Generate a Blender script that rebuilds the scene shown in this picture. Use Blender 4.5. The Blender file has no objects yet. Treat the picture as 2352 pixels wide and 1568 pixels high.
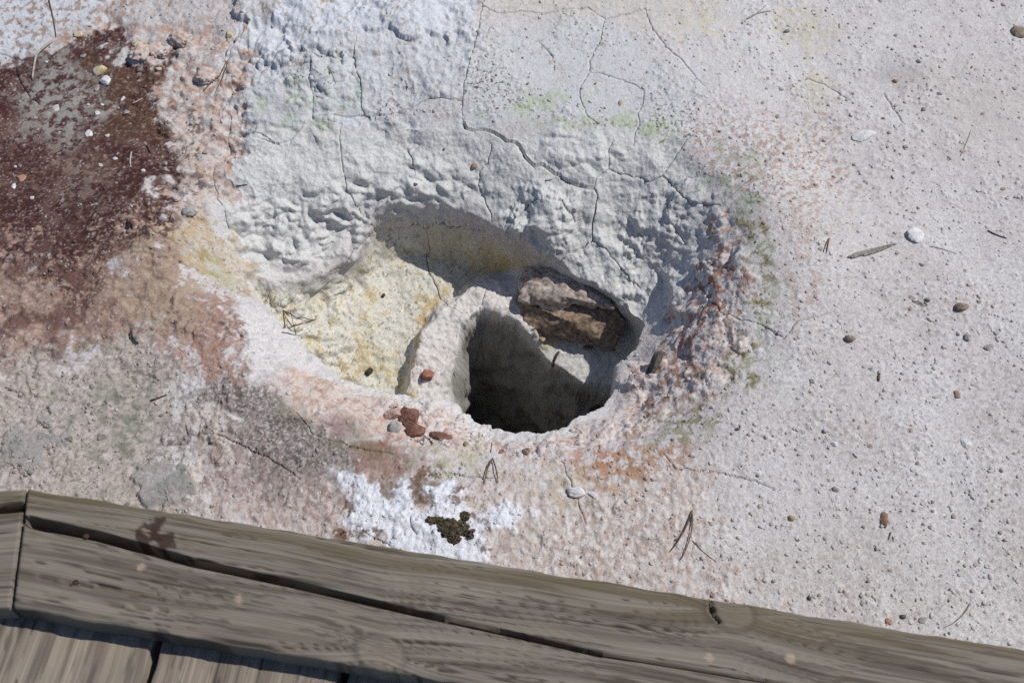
import bpy, math, random
import numpy as np
from math import radians, sin, cos, tan, pi

# ------------------------------------------------------------------ camera, sky, sun, exposure
scene = bpy.context.scene
CAM_H, PITCH = 1.55, radians(60)
cam_d = bpy.data.cameras.new('camera'); cam = bpy.data.objects.new('camera', cam_d)
scene.collection.objects.link(cam); scene.camera = cam
cam.location = (0, 0, CAM_H); cam.rotation_euler = (radians(90) - PITCH, 0, 0)
cam_d.lens = 28; cam_d.sensor_width = 22.2; cam_d.clip_start = .05; cam_d.clip_end = 500
cam_d.dof.use_dof = True; cam_d.dof.focus_distance = 1.86; cam_d.dof.aperture_fstop = 7.1

SUN_AZ, SUN_EL = radians(19), radians(54)          # azimuth from +x towards +y
world = bpy.data.worlds.new('World'); scene.world = world; world.use_nodes = True
wn = world.node_tree.nodes; wl = world.node_tree.links
sky = wn.new('ShaderNodeTexSky'); sky.sky_type = 'NISHITA'; sky.sun_disc = False
sky.sun_elevation = SUN_EL; sky.sun_rotation = pi/2 - SUN_AZ
sky.altitude = 2300; sky.air_density = .8; sky.dust_density = 2.0; sky.ozone_density = .5
wl.new(sky.outputs[0], wn['Background'].inputs[0]); wn['Background'].inputs[1].default_value = .10
sun_d = bpy.data.lights.new('sun', 'SUN'); sun = bpy.data.objects.new('sun', sun_d)
scene.collection.objects.link(sun)
sun_d.energy = 3.1; sun_d.angle = radians(.53); sun_d.color = (1, .96, .90)
from mathutils import Vector, Matrix, Euler
sd = Vector((cos(SUN_EL)*cos(SUN_AZ), cos(SUN_EL)*sin(SUN_AZ), sin(SUN_EL)))
sun.rotation_euler = sd.to_track_quat('Z', 'Y').to_euler(); sun.location = sd*6
scene.view_settings.view_transform = 'Standard'; scene.view_settings.look = 'None'
scene.view_settings.exposure = 0.30; scene.view_settings.gamma = 1
scene.cycles.use_denoising = False; scene.cycles.max_bounces = 6; scene.cycles.diffuse_bounces = 4

random.seed(7); rng = np.random.default_rng(11)
f4 = np.float32

# ------------------------------------------------------------------ helpers: noise, interpolation, layout
PERM = rng.permutation(4096).astype(np.int32); GA = rng.uniform(0, 2*pi, 4096); GX = np.cos(GA).astype(f4); GY = np.sin(GA).astype(f4)
RND = rng.uniform(0, 1, (4096, 3)).astype(f4)
def hsh(i, j, s=0): return PERM[(PERM[(i + 7*s) & 4095] + j + 131*s) & 4095]
def perlin(x, y, s=0):
    xi = np.floor(x).astype(np.int32); yi = np.floor(y).astype(np.int32)
    fx = (x - xi).astype(f4); fy = (y - yi).astype(f4)
    u = fx*fx*fx*(fx*(fx*6 - 15) + 10); v = fy*fy*fy*(fy*(fy*6 - 15) + 10)
    def g(a, b, dx, dy):
        h = hsh(a, b, s); return GX[h]*dx + GY[h]*dy
    n00 = g(xi, yi, fx, fy); n10 = g(xi+1, yi, fx-1, fy); n01 = g(xi, yi+1, fx, fy-1); n11 = g(xi+1, yi+1, fx-1, fy-1)
    a = n00 + u*(n10 - n00); b = n01 + u*(n11 - n01)
    return (a + v*(b - a))*1.5
def fbm(x, y, wl, octv=3, s=0, gain=.5):
    r = 0; a = 1.; f = 1./wl
    for k in range(octv):
        r = r + a*perlin(x*f + 17.3*k, y*f - 9.1*k, s + k); a *= gain; f *= 2.03
    return r
def ridged(x, y, wl, octv=3, s=0):
    r = 0; a = 1.; f = 1./wl
    for k in range(octv):
        r = r + a*(1 - 2*np.abs(perlin(x*f + 3.1*k, y*f + 5.7*k, s + k))); a *= .5; f *= 2.1
    return r/1.75
def worley(x, y, wl, s=0, jit=.9):
    """distance to the nearest and second nearest point (in cells) and a random number of the nearest"""
    x = x/wl; y = y/wl
    xi = np.floor(x).astype(np.int32); yi = np.floor(y).astype(np.int32)
    d1 = np.full(x.shape, 9, f4); d2 = np.full(x.shape, 9, f4); rid = np.zeros(x.shape, f4)
    for a in (-1, 0, 1):
        for b in (-1, 0, 1):
            h = hsh(xi + a, yi + b, s); p = RND[h]
            d = np.hypot(xi + a + .5 + (p[..., 0] - .5)*jit - x, yi + b + .5 + (p[..., 1] - .5)*jit - y).astype(f4)
            n = d < d1
            d2 = np.where(n, d1, np.minimum(d2, d)); rid = np.where(n, p[..., 2], rid); d1 = np.where(n, d, d1)
    return d1, d2, rid
def perlin3(x, y, z, s=0):
    xi = np.floor(x).astype(np.int32); yi = np.floor(y).astype(np.int32); zi = np.floor(z).astype(np.int32)
    fx = (x - xi).astype(f4); fy = (y - yi).astype(f4); fz = (z - zi).astype(f4)
    q = lambda t: t*t*t*(t*(t*6 - 15) + 10)
    u, v, w = q(fx), q(fy), q(fz); r = 0
    for a in (0, 1):
        for b in (0, 1):
            for c in (0, 1):
                h = PERM[(hsh(xi + a, yi + b, s) + zi + c) & 4095]; p = RND[h]*2 - 1
                r = r + (p[..., 0]*(fx - a) + p[..., 1]*(fy - b) + p[..., 2]*(fz - c))*(u if a else 1 - u)*(v if b else 1 - v)*(w if c else 1 - w)
    return r*1.6
def fbm3(x, y, z, wl, octv=3, s=0, gain=.5, billow=False):
    r = 0; a = 1.; f = 1./wl
    for k in range(octv):
        n = perlin3(x*f + 5.3*k, y*f - 3.7*k, z*f + 1.9*k, s + 2*k)
        r = r + a*((np.abs(n)*2.2 - .55) if billow else n); a *= gain; f *= 2.07
    return r
def sst(a, b, x):
    t = np.clip((x - a)/(b - a), 0, 1); return t*t*(3 - 2*t)
def lerp(a, b, t): return a + (b - a)*t

# The layout is read off in picture coordinates (2352 wide) and turned at once into
# places on the real ground: ray() gives the line of sight, hit() where it meets the terrain.
FPX = 2352*28/22.2
def rays(u, v):
    a = (np.asarray(u, float) - 1176)/FPX; b = (784 - np.asarray(v, float))/FPX
    return a, cos(PITCH) + b*sin(PITCH), -sin(PITCH) + b*cos(PITCH)
def at(u, v, z=0.):
    dx, dy, dz = rays(u, v); t = (z - CAM_H)/dz
    return np.stack([t*dx, t*dy], -1)

def tps(ctrl, X, Y):
    c = np.array(ctrl, float); P = np.array([at(u, v, z) for u, v, z in c]); z = c[:, 2]; n = len(z)
    def U(r2): return r2*np.log(r2 + 1e-12)
    K = U(((P[:, None] - P[None])**2).sum(-1)) + np.eye(n)*2e-4
    A = np.zeros((n+3, n+3)); A[:n, :n] = K; A[:n, n] = 1; A[:n, n+1:] = P; A[n:, :n] = A[:n, n:].T
    w = np.linalg.solve(A, np.r_[z, 0, 0, 0]); lo = X.dtype == f4
    if lo: w = w.astype(f4); P = P.astype(f4)
    out = w[n] + w[n+1]*X + w[n+2]*Y
    for k in range(n):
        out = out + w[k]*U((X - P[k, 0])**2 + (Y - P[k, 1])**2)
    return out
def poly_sdf(P, X, Y):
    """signed distance to a closed polygon, negative inside"""
    d = np.full(X.shape, 1e9); ins = np.zeros(X.shape, bool); n = len(P)
    for i in range(n):
        ax, ay = P[i]; bx, by = P[(i+1) % n]; ex, ey = bx-ax, by-ay
        t = np.clip(((X-ax)*ex + (Y-ay)*ey)/(ex*ex + ey*ey + 1e-15), 0, 1)
        d = np.minimum(d, (X-ax-t*ex)**2 + (Y-ay-t*ey)**2)
        if ay != by:
            ins ^= ((ay > Y) != (by > Y)) & (X < ex*(Y-ay)/(by-ay) + ax)
    d = np.sqrt(d); return np.where(ins, -d, d)

# ------------------------------------------------------------------ the lie of the land (coarse)
OUT = [(0,0,.015),(400,0,.018),(800,0,.022),(1176,0,.008),(1600,0,0),(2000,0,.004),(2352,0,.008),(600,120,.016),(900,120,.018),(1250,130,.006),
 (1700,150,.002),(2100,200,.004),(100,250,-.004),(300,300,-.002),(540,240,.004),(760,240,.003),(1000,240,0),(1250,250,0),(1480,270,0),(1650,330,0),(1900,400,0),(2300,450,.004),
 (540,340,-.010),(485,400,-.006),(460,480,-.006),(445,560,-.010),(700,340,-.018),(900,330,-.020),(1100,330,-.018),(1300,340,-.014),(1500,360,-.012),(1620,420,-.010),
 (600,450,-.038),(750,430,-.042),(900,410,-.046),(1050,410,-.050),(1200,420,-.042),(1350,430,-.040),(1500,450,-.048),(1600,500,-.042),(1690,500,-.003),
 (560,540,-.062),(680,540,-.080),(790,510,-.085),(980,468,-.078),(1100,488,-.080),(1230,520,-.084),(1300,560,-.098),(1400,560,-.095),(1500,570,-.092),(1600,600,-.062),(1660,620,-.016),
 (600,615,-.095),(700,625,-.115),(790,585,-.118),(1290,600,-.115),(1400,660,-.130),(1470,715,-.140),(1525,650,-.112),(1580,690,-.070),(1630,710,-.026),(1700,650,0),(1730,800,.002),
 (1480,770,-.130),(1530,770,-.088),(1585,800,-.044),(1660,850,-.004),(1415,850,-.120),(1470,880,-.085),(1540,900,-.042),(1620,950,-.006),(1390,930,-.095),(1440,960,-.055),(1510,1000,-.018),
 (1325,945,-.072),(1350,1000,-.034),(1280,985,-.056),(1280,1035,-.020),(1200,992,-.055),(1200,1045,-.018),(1130,985,-.056),(1100,1025,-.024),(1060,940,-.075),(1000,950,-.040),
 (900,903,-.055),(880,950,-.022),(800,872,-.046),(760,905,-.016),(650,765,-.046),(600,800,-.010),(580,695,-.050),(500,720,-.006),(520,625,-.060),(430,650,-.008),
 (300,700,.002),(100,600,0),(100,900,0),(400,900,-.004),(600,1000,0),(900,1060,0),(1200,1150,0),(1500,1150,0),(1800,1000,.004),(2100,800,.003),(2300,1200,.006),(1900,1350,0),
 (1300,1300,0),(700,1150,0),(200,1100,0),(100,1500,0),(1200,1500,0),(2200,1550,0),(-600,700,0),(2950,700,.01),(1176,-600,.02),(-200,-300,.01),(2600,-300,.01),(1176,2200,0)]
FLO = [(540,628,-.09),(600,660,-.12),(650,720,-.15),(700,650,-.14),(800,620,-.17),(900,600,-.19),(1050,640,-.205),(1150,670,-.21),(750,750,-.185),(850,800,-.215),(900,880,-.245),
 (960,850,-.235),(1200,640,-.20),(1300,700,-.205),(1450,760,-.20),(1400,850,-.25),(1300,830,-.245),(1200,760,-.23),(1400,960,-.27),(1250,1010,-.3),(1050,1010,-.27),(800,960,-.25)]
PIT = [(525,618,-.062),(580,690,-.050),(650,765,-.046),(720,822,-.045),(800,872,-.046),(900,903,-.055),(980,915,-.062),(1055,935,-.075),(1075,958,-.066),(1130,986,-.056),(1200,992,-.055),
 (1280,986,-.056),(1320,946,-.070),(1385,935,-.095),(1400,885,-.108),(1420,842,-.122),(1465,795,-.132),(1478,745,-.140),(1440,697,-.135),(1350,641,-.124),(1285,600,-.115),(1225,548,-.090),
 (1130,508,-.082),(1060,484,-.080),(980,468,-.078),(905,472,-.080),(858,492,-.084),(828,545,-.104),(800,588,-.119),(700,640,-.120),(610,632,-.100),(550,612,-.075)]
HOLE = [(1036,940,-.20),(1042,850,-.205),(1058,750,-.210),(1102,720,-.212),(1160,736,-.222),(1212,788,-.235),(1265,838,-.245),(1335,868,-.250),(1410,880,-.250),(1445,940,-.22),(1300,1050,-.16),(1150,1050,-.16),(1050,1000,-.18)]
PITW = [at(*p) for p in PIT]; HOLEW = [at(*p) for p in HOLE]
CURB = [(960,935,-.20),(980,850,-.195),(1000,780,-.19),(1045,712,-.185),(1100,682,-.185),(1165,700,-.20),(1200,745,-.215)]
CURBW = np.array([at(*p) for p in CURB])

def line_dist(L, X, Y, rad=None):
    """distance to an open polyline, nearest point, arc fraction"""
    L = np.asarray(L); d = np.full(X.shape, 1e9); nx = np.zeros(X.shape); ny = np.zeros(X.shape); fr = np.zeros(X.shape)
    seg = np.hypot(*(L[1:] - L[:-1]).T); cum = np.r_[0, np.cumsum(seg)]; tot = cum[-1]
    for i in range(len(L) - 1):
        ax, ay = L[i]; ex, ey = L[i+1] - L[i]
        t = np.clip(((X-ax)*ex + (Y-ay)*ey)/(ex*ex + ey*ey + 1e-15), 0, 1)
        px = ax + t*ex; py = ay + t*ey; q = (X-px)**2 + (Y-py)**2; m = q < d
        d = np.where(m, q, d); nx = np.where(m, px, nx); ny = np.where(m, py, ny); fr = np.where(m, (cum[i] + t*seg[i])/tot, fr)
    return np.sqrt(d), nx, ny, fr

def macro_on(X, Y, zo, zf, wx=0., wy=0., fine=False):
    """the pit let into the bowl and the vent let into its floor. On the fine grid the steep far and right
    walls get a wide band of vertices which is then pushed back outwards, so that the wall stands upright or undercut."""
    Xw, Yw = X + wx, Y + wy
    s1 = -poly_sdf(PITW, Xw, Yw); s2 = -poly_sdf(HOLEW, Xw, Yw)
    k1 = k2 = 0.; ox = oy = 0.
    if fine:
        def blur(a_, r):
            for ax in (0, 1):
                for _ in range(2):
                    p = np.concatenate([np.repeat(np.take(a_, [0], ax), r+1, ax), a_, np.repeat(np.take(a_, [-1], ax), r, ax)], ax); c = np.cumsum(p, ax)
                    n_ = a_.shape[ax]; a_ = (np.take(c, range(2*r+1, 2*r+1+n_), ax) - np.take(c, range(0, n_), ax))/(2*r+1)
            return a_
        def outward(s_):
            gyy, gxx = np.gradient(-s_, Y[:, 0].astype(float), X[0].astype(float)); g = np.hypot(gxx, gyy) + 1e-6; return blur(gxx/g, 16), blur(gyy/g, 16)
        n1x, n1y = outward(-poly_sdf(PITW, X, Y)); n2x, n2y = outward(-poly_sdf(HOLEW, X, Y))
        k1 = sst(-.05, .35, n1y + .5*n1x)*sst(-.36, -.28, X); k2 = np.ones_like(n2x)
    w1 = lerp(np.where(Xw < -.25, .036, .018), .042, k1)
    if fine: s1 = s1 + (1 - k1)*(.0045*fbm(X, Y, .022, 3, 91, .6))
    m1 = sst(-.004, 1., s1/w1)
    z = lerp(zo, np.minimum(zf, zo), m1)
    cd, _, _, fr = line_dist(CURBW, Xw, Yw)
    curb = sst(.044, .020, cd)*sst(0, .03, s1)
    z = z + curb*.040*(1 - .45*fr)
    w2 = lerp(lerp(.012, .03, sst(-.03, .1, Xw)), .075, k2)
    t2 = np.clip((s2 + .003)/w2, 0, 1); m2 = t2*(2 - t2)*sst(-.01, .008, s1)
    z = lerp(z, -.62, m2)
    if fine:
        sh1 = k1*lerp(.5, 1., sst(.0, .11, X))*(.034*sst(0, .042, s1)*sst(.080, .044, s1) + .014*sst(.0, .02, s1)*sst(.055, .03, s1))
        sh2 = k2*(.085*sst(.004, .075, s2)*sst(.17, .085, s2))
        ox = n1x*sh1 + n2x*sh2; oy = n1y*sh1 + n2y*sh2
    return z, m1, m2, curb, ox, oy

cgx = np.linspace(-1.3, 1.3, 521); cgy = np.linspace(.05, 2.0, 391)
CX, CY = np.meshgrid(cgx, cgy)
ZO = tps(OUT, CX, CY); ZF = tps(FLO, CX, CY)
edge = sst(1.25, 1.0, np.abs(CX))*sst(.1, .25, CY)*sst(1.98, 1.7, CY)
ZO = ZO*edge
CZ = macro_on(CX, CY, ZO, ZF)[0]
def bil(G, X, Y):
    fx = np.clip((X - cgx[0])/(cgx[1] - cgx[0]), 0, len(cgx) - 1.001); fy = np.clip((Y - cgy[0])/(cgy[1] - cgy[0]), 0, len(cgy) - 1.001)
    i = fx.astype(int); j = fy.astype(int); a = fx - i; b = fy - j
    return (G[j, i]*(1-a) + G[j, i+1]*a)*(1-b) + (G[j+1, i]*(1-a) + G[j+1, i+1]*a)*b
def hit(u, v):
    """where the line of sight meets the coarse terrain (N,3)"""
    dx, dy, dz = rays(np.atleast_1d(u), np.atleast_1d(v))
    t = (CAM_H - .06)/(-dz); tn = t.copy(); done = np.zeros(t.shape, bool)
    for _ in range(900):
        z = CAM_H + t*dz; h = bil(CZ, t*dx, t*dy); b = z <= h
        done |= b; t = np.where(done, t, t + .001)
        if done.all(): break
    return np.stack([t*dx, t*dy, CAM_H + t*dz], -1)
def HP(pts): # picture points -> ground xy
    a = np.array(pts, float); return hit(a[:, 0], a[:, 1])[:, :2]

# ------------------------------------------------------------------ the ground mesh: fine grid, relief, cracks
def axis(parts):
    out = []
    for a, b, st in parts:
        n = max(1, int(round((b - a)/st))); out.append(np.linspace(a, b, n, endpoint=False))
    return np.concatenate(out + [[parts[-1][1]]])
gx = axis([(-40,-5,7),(-5,-1.5,.7),(-1.5,-.9,.05),(-.9,-.46,.0018),(-.46,.36,.00125),(.36,.9,.0018),(.9,1.5,.05),(1.5,5,.7),(5,40,7)])
gy = axis([(-30,-4,6),(-4,-.5,.5),(-.5,.36,.05),(.36,.74,.0018),(.74,1.36,.0013),(1.36,1.62,.0021),(1.62,2.2,.04),(2.2,6,.6),(6,60,9)])
NX, NY = len(gx), len(gy); print('grid', NX, NY, NX*NY)
X, Y = np.meshgrid(gx, gy); X = X.astype(f4); Y = Y.astype(f4)
near = (np.abs(X) < 1.3) & (Y > .05) & (Y < 2.0)
zo = np.zeros(X.shape, f4); zf = np.zeros(X.shape, f4)
_q = np.s_[np.searchsorted(gy, .06):np.searchsorted(gy, 1.99), np.searchsorted(gx, -1.29):np.searchsorted(gx, 1.29)]
zo[_q] = tps(OUT, X[_q].astype(f4), Y[_q].astype(f4))*(sst(1.25, 1.0, np.abs(X[_q]))*sst(.1, .25, Y[_q])*sst(1.98, 1.7, Y[_q]))
def sl(x0, x1, y0, y1):
    return np.s_[max(0, np.searchsorted(gy, y0)-1):np.searchsorted(gy, y1)+1, max(0, np.searchsorted(gx, x0)-1):np.searchsorted(gx, x1)+1]
def mask(pts, soft=.02, warp=.0, wl=.05, s=50, inset=0.):
    """soft mask of a polygon given in picture points"""
    P = HP(pts); m = np.zeros(X.shape, f4); pad = soft + warp*1.6 + .01
    q = sl(P[:, 0].min()-pad, P[:, 0].max()+pad, P[:, 1].min()-pad, P[:, 1].max()+pad)
    d = poly_sdf(P, X[q], Y[q])
    if warp: d = d + warp*fbm(X[q], Y[q], wl, 4, s, .6)
    m[q] = sst(soft, -soft, d + inset); return m
def spot(u, v, ru, rv, rot=0, soft=.5, warp=.5, wl=.03, s=70):
    """soft ellipse; radii in picture pixels"""
    c = HP([(u, v)])[0]; sc = 1/1620.; a = ru*sc; b = rv*sc/.86; m = np.zeros(X.shape, f4); R = max(a, b)*1.9 + .01
    q = sl(c[0]-R, c[0]+R, c[1]-R, c[1]+R); x = X[q]-c[0]; y = Y[q]-c[1]; r = radians(rot)
    xx = (x*cos(r) + y*sin(r))/a; yy = (-x*sin(r) + y*cos(r))/b
    d = np.hypot(xx, yy) - 1
    if warp: d = d + warp*fbm(X[q], Y[q], wl, 4, s, .6)
    m[q] = sst(soft, -soft, d); return m

# ---- regions of different relief
R_wall = mask([(520,300),(800,290),(1060,300),(1300,300),(1560,320),(1660,480),(1640,620),(1560,760),(1480,760),(1290,600),(1060,480),(860,490),(800,600),(600,630),(510,560),(480,400)], .025, .015)
R_top = mask([(530,60),(700,-40),(1110,-40),(1080,130),(1060,230),(900,290),(700,300),(540,290)], .03, .05, .08)
R_rub = mask([(250,60),(520,40),(545,200),(530,330),(470,420),(440,520),(400,560),(330,540),(350,380),(290,180)], .05, .06, .08)
R_mar = mask([(-60,150),(60,130),(150,110),(260,80),(335,150),(355,230),(410,320),(438,400),(372,440),(388,515),(310,565),(240,640),(160,700),(60,650),(-60,600)], .028, .045, .08)
R_red = mask([(-60,600),(60,560),(200,620),(330,520),(430,590),(490,660),(560,740),(540,830),(530,930),(490,960),(440,880),(330,800),(160,830),(60,880),(-60,880)], .06, .05, .08)
R_gra = mask([(-80,880),(160,820),(300,790),(420,860),(470,960),(420,1020),(460,1150),(480,1300),(-80,1200)], .06, .05, .08)
R_grey = mask([(520,900),(600,900),(700,950),(790,1000),(900,1020),(960,1060),(920,1110),(840,1110),(820,1130),(660,1100),(560,1050),(490,980)], .045, .05, .07)
R_low = mask([(480,960),(700,1010),(950,1050),(1300,1080),(1560,1100),(1620,1200),(1650,1400),(1300,1400),(700,1300),(460,1150)], .07, .06, .09)
R_rim = mask([(1640,500),(1720,560),(1730,760),(1690,880),(1560,960),(1420,1030),(1250,1060),(1080,1040),(940,1010),(860,940),(930,920),(1060,950),(1140,1000),(1280,1000),(1400,950),(1480,850),(1530,760),(1600,640)], .025, .02)
R_rim2 = mask([(560,690),(650,760),(800,870),(930,910),(1060,940),(1140,990),(1100,1020),(900,960),(760,930),(640,900),(575,850),(550,780),(535,715)], .03, .03, .06)
R_flat = np.clip(1 - R_wall - R_top - R_rub - R_red - R_gra - R_low - R_rim - R_rim2 - R_mar, 0, 1)

# ---- relief
wx = (.010*fbm(X, Y, .045, 3, 3) + .004*fbm(X, Y, .012, 2, 5)).astype(f4); wy = (.010*fbm(X, Y, .045, 3, 8) + .004*fbm(X, Y, .012, 2, 9)).astype(f4)
wl_x = (.007*fbm(X, Y, .06, 2, 3)).astype(f4); wl_y = (.007*fbm(X, Y, .06, 2, 8)).astype(f4)
Z = zo.copy(); m1 = np.zeros(X.shape, f4); m2 = m1.copy(); curb = m1.copy(); Xd = X.copy(); Yd = Y.copy()
BOX = sl(-.52, .50, .70, 1.46); zf[BOX] = tps(FLO, X[BOX], Y[BOX])
_z, m1[BOX], m2[BOX], curb[BOX], _ox, _oy = macro_on(X[BOX], Y[BOX], zo[BOX], zf[BOX], wl_x[BOX], wl_y[BOX], True)
Z[BOX] = _z; Xd[BOX] += _ox; Yd[BOX] += _oy
n_big = fbm(X + wx*2, Y + wy*2, .11, 3, 12); n_mid = fbm(X + wx, Y + wy, .035, 3, 15); n_fin = fbm(X, Y, .010, 3, 18); n_gr = fbm(X, Y, .0045, 2, 22)
rg = ridged(X + wx*1.5, Y*1.15 + wy*1.5, .06, 3, 25)
d1, d2, cid = worley(X + wx*.8, Y + wy*.8, .034, 30); clod = np.clip(d2 - d1, 0, .8)
e1, e2, eid = worley(X + wx*.3, Y + wy*.3, .013, 33); knob = np.clip(1 - e1*1.7, 0, 1)*(eid > .75)
p1, p2, pid = worley(X, Y, .0085, 36); peb = np.sqrt(np.clip(1 - (p1/(.16 + .34*pid))**2, 0, 1))*(pid > .5)*(.16 + .34*pid)*.0085
rel = np.zeros(X.shape, f4)
wal = np.clip(R_wall - m1, 0, 1)
peb = peb*sst(-.1, .4, n_big + .5*n_mid)
rel += R_top*(.006*n_big + .0022*n_mid + .0011*n_fin + .0012*knob + .0002*n_gr)
rel += R_rub*(.006*n_big + .005*sst(.05, .6, clod)*cid*sst(-.1, .4, n_mid) + .004*n_mid + .0015*knob*(eid > .8) + .0016*n_fin + .0004*n_gr - .006)
rel += R_mar*(-.002 + .0010*n_mid + .0006*n_fin + .0003*n_gr)
rel += R_red*(.004*n_big + .003*sst(.05, .4, clod)*cid + .0030*n_mid + .0014*n_fin + .0010*knob + .0004*n_gr)
rel += R_gra*(.003*n_big + .0014*n_mid + .0006*n_fin + .0022*knob + peb*.6)
rel += R_low*(.003*n_big + .0020*sst(.02, .3, clod)*cid + .0018*n_mid + .0014*n_fin + .0012*knob + .0004*n_gr + peb*.3)
rel += R_rim*(.004*n_big + .0030*n_mid + .0011*n_fin + .0008*knob + .0003*n_gr)
rel += R_rim2*(.002*n_big + .0022*n_mid + .0008*n_fin + .0002*n_gr)
rel += R_flat*(.002*n_big + .0006*n_mid + .0003*n_fin + .00018*n_gr + peb*.4)
STEP = mask([(540,30),(556,110),(588,168),(640,172),(668,120),(700,112),(735,135),(790,127),(815,100),(900,85),(960,96),(1040,86),(1096,72),(1112,-60),(500,-60)], .004, .034, .07, 58)
rel += .0105*STEP*(.75 + .5*n_big) + .004*mask([(600,20),(700,-10),(820,30),(830,75),(760,100),(690,70)], .004, .016, .05, 59) + .003*mask([(880,10),(1000,-10),(1040,50),(960,66),(890,50)], .004, .014, .05, 61)
rel += .004*mask([(560,200),(640,190),(700,180),(720,250),(690,300),(610,300),(560,270)], .006, .014, .05, 62)
rel *= 1 - m1
Z = Z + rel
# bowl wall, pit and vent: lumps pushed out along the true normal, so that they bulge and overhang
bx, by, bz = Xd[BOX].astype(float), Yd[BOX].astype(float), Z[BOX].astype(float)
def normals(x, y, z):
    ax, ay, az = np.gradient(x, axis=1), np.gradient(y, axis=1), np.gradient(z, axis=1); cx, cy, cz = np.gradient(x, axis=0), np.gradient(y, axis=0), np.gradient(z, axis=0)
    n = np.stack([ay*cz - az*cy, az*cx - ax*cz, ax*cy - ay*cx], -1); return n/(np.linalg.norm(n, axis=-1, keepdims=True) + 1e-9)
N = normals(bx, by, bz)
w3 = fbm3(bx, by, bz, .05, 2, 201)*.014; ax_, ay_, az_ = bx + w3, by - w3, bz + w3*.5
b_big = fbm3(ax_, ay_, az_, .10, 2, 205, .5, True); b_mid = fbm3(ax_, ay_*1.35, az_*1.6, .042, 2, 210, .45, True); b_fin = fbm3(bx, by, bz, .012, 2, 215); b_gr = fbm3(bx, by, bz, .005, 2, 219)
g3 = fbm3(bx, by, bz, .016, 4, 223, .65); g2 = fbm3(bx, by, bz, .05, 3, 229, .6)
wl_, p_, h_, c_ = wal[BOX], (m1*(1 - m2)*(1 - curb))[BOX], m2[BOX], curb[BOX]; t_ = (R_top*(1 - m1))[BOX]
lowp = sst(-.02, -.065, bz)*sst(.0, -.12, bx)                     # scaly lumps low on the left of the wall
s_big = fbm3(ax_, ay_, az_, .13, 2, 241); s_mid = fbm3(ax_, ay_, az_, .045, 3, 245, .45)
low2 = sst(-.03, -.075, bz); rm_ = (np.clip(R_rim + R_rim2, 0, 1)*(1 - m1))[BOX]
D3 = wl_*(.009*s_big + lerp(.0030, .0065, low2)*s_mid + .0085*lowp*b_mid + .0034*(1 - lowp)*sst(-.1, .4, s_big)*b_mid + .0014*b_fin + .0008*b_gr) + p_*(.005*s_big + .0045*s_mid + .0019*b_fin + .0006*b_gr) + h_*(.024*s_big + .012*s_mid + .004*b_fin) + c_*(.0060*s_mid + .0026*b_fin + .0008*b_gr) + t_*(.007*s_big + .003*s_mid + .0035*b_mid*sst(-.2, .4, s_big) + .0010*b_fin) + p_*sst(-.20, -.28, bx)*.006*b_mid + rm_*(.0075*s_mid + .0013*b_fin + .0006*b_gr)
for u, v, ru, rv, hh in ((1440,868,36,50,.012),) : D3 = D3 + hh*spot(u, v, ru, rv, 30, .4, .5, .04, 73)[BOX]*(1 - m1[BOX])
for u, v, ru, rv, hh in ((1252,505,62,46,.016),(1400,610,70,45,.007),(1470,600,40,60,.006),(1585,455,40,34,.007),(1500,520,45,50,.006),(1170,560,40,20,.006),(600,400,60,40,.005),(900,400,60,40,.005),(700,560,80,40,.006)): D3 = D3 + hh*spot(u, v, ru, rv, 0, .45, .5, .04, 71)[BOX]*wl_
D3 = D3*sst(1.455, 1.40, by)*sst(.705, .75, by)*sst(-.515, -.47, bx)*sst(.495, .45, bx)
Xd[BOX] = bx + N[..., 0]*D3; Yd[BOX] = by + N[..., 1]*D3; Z[BOX] = bz + N[..., 2]*D3

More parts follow.
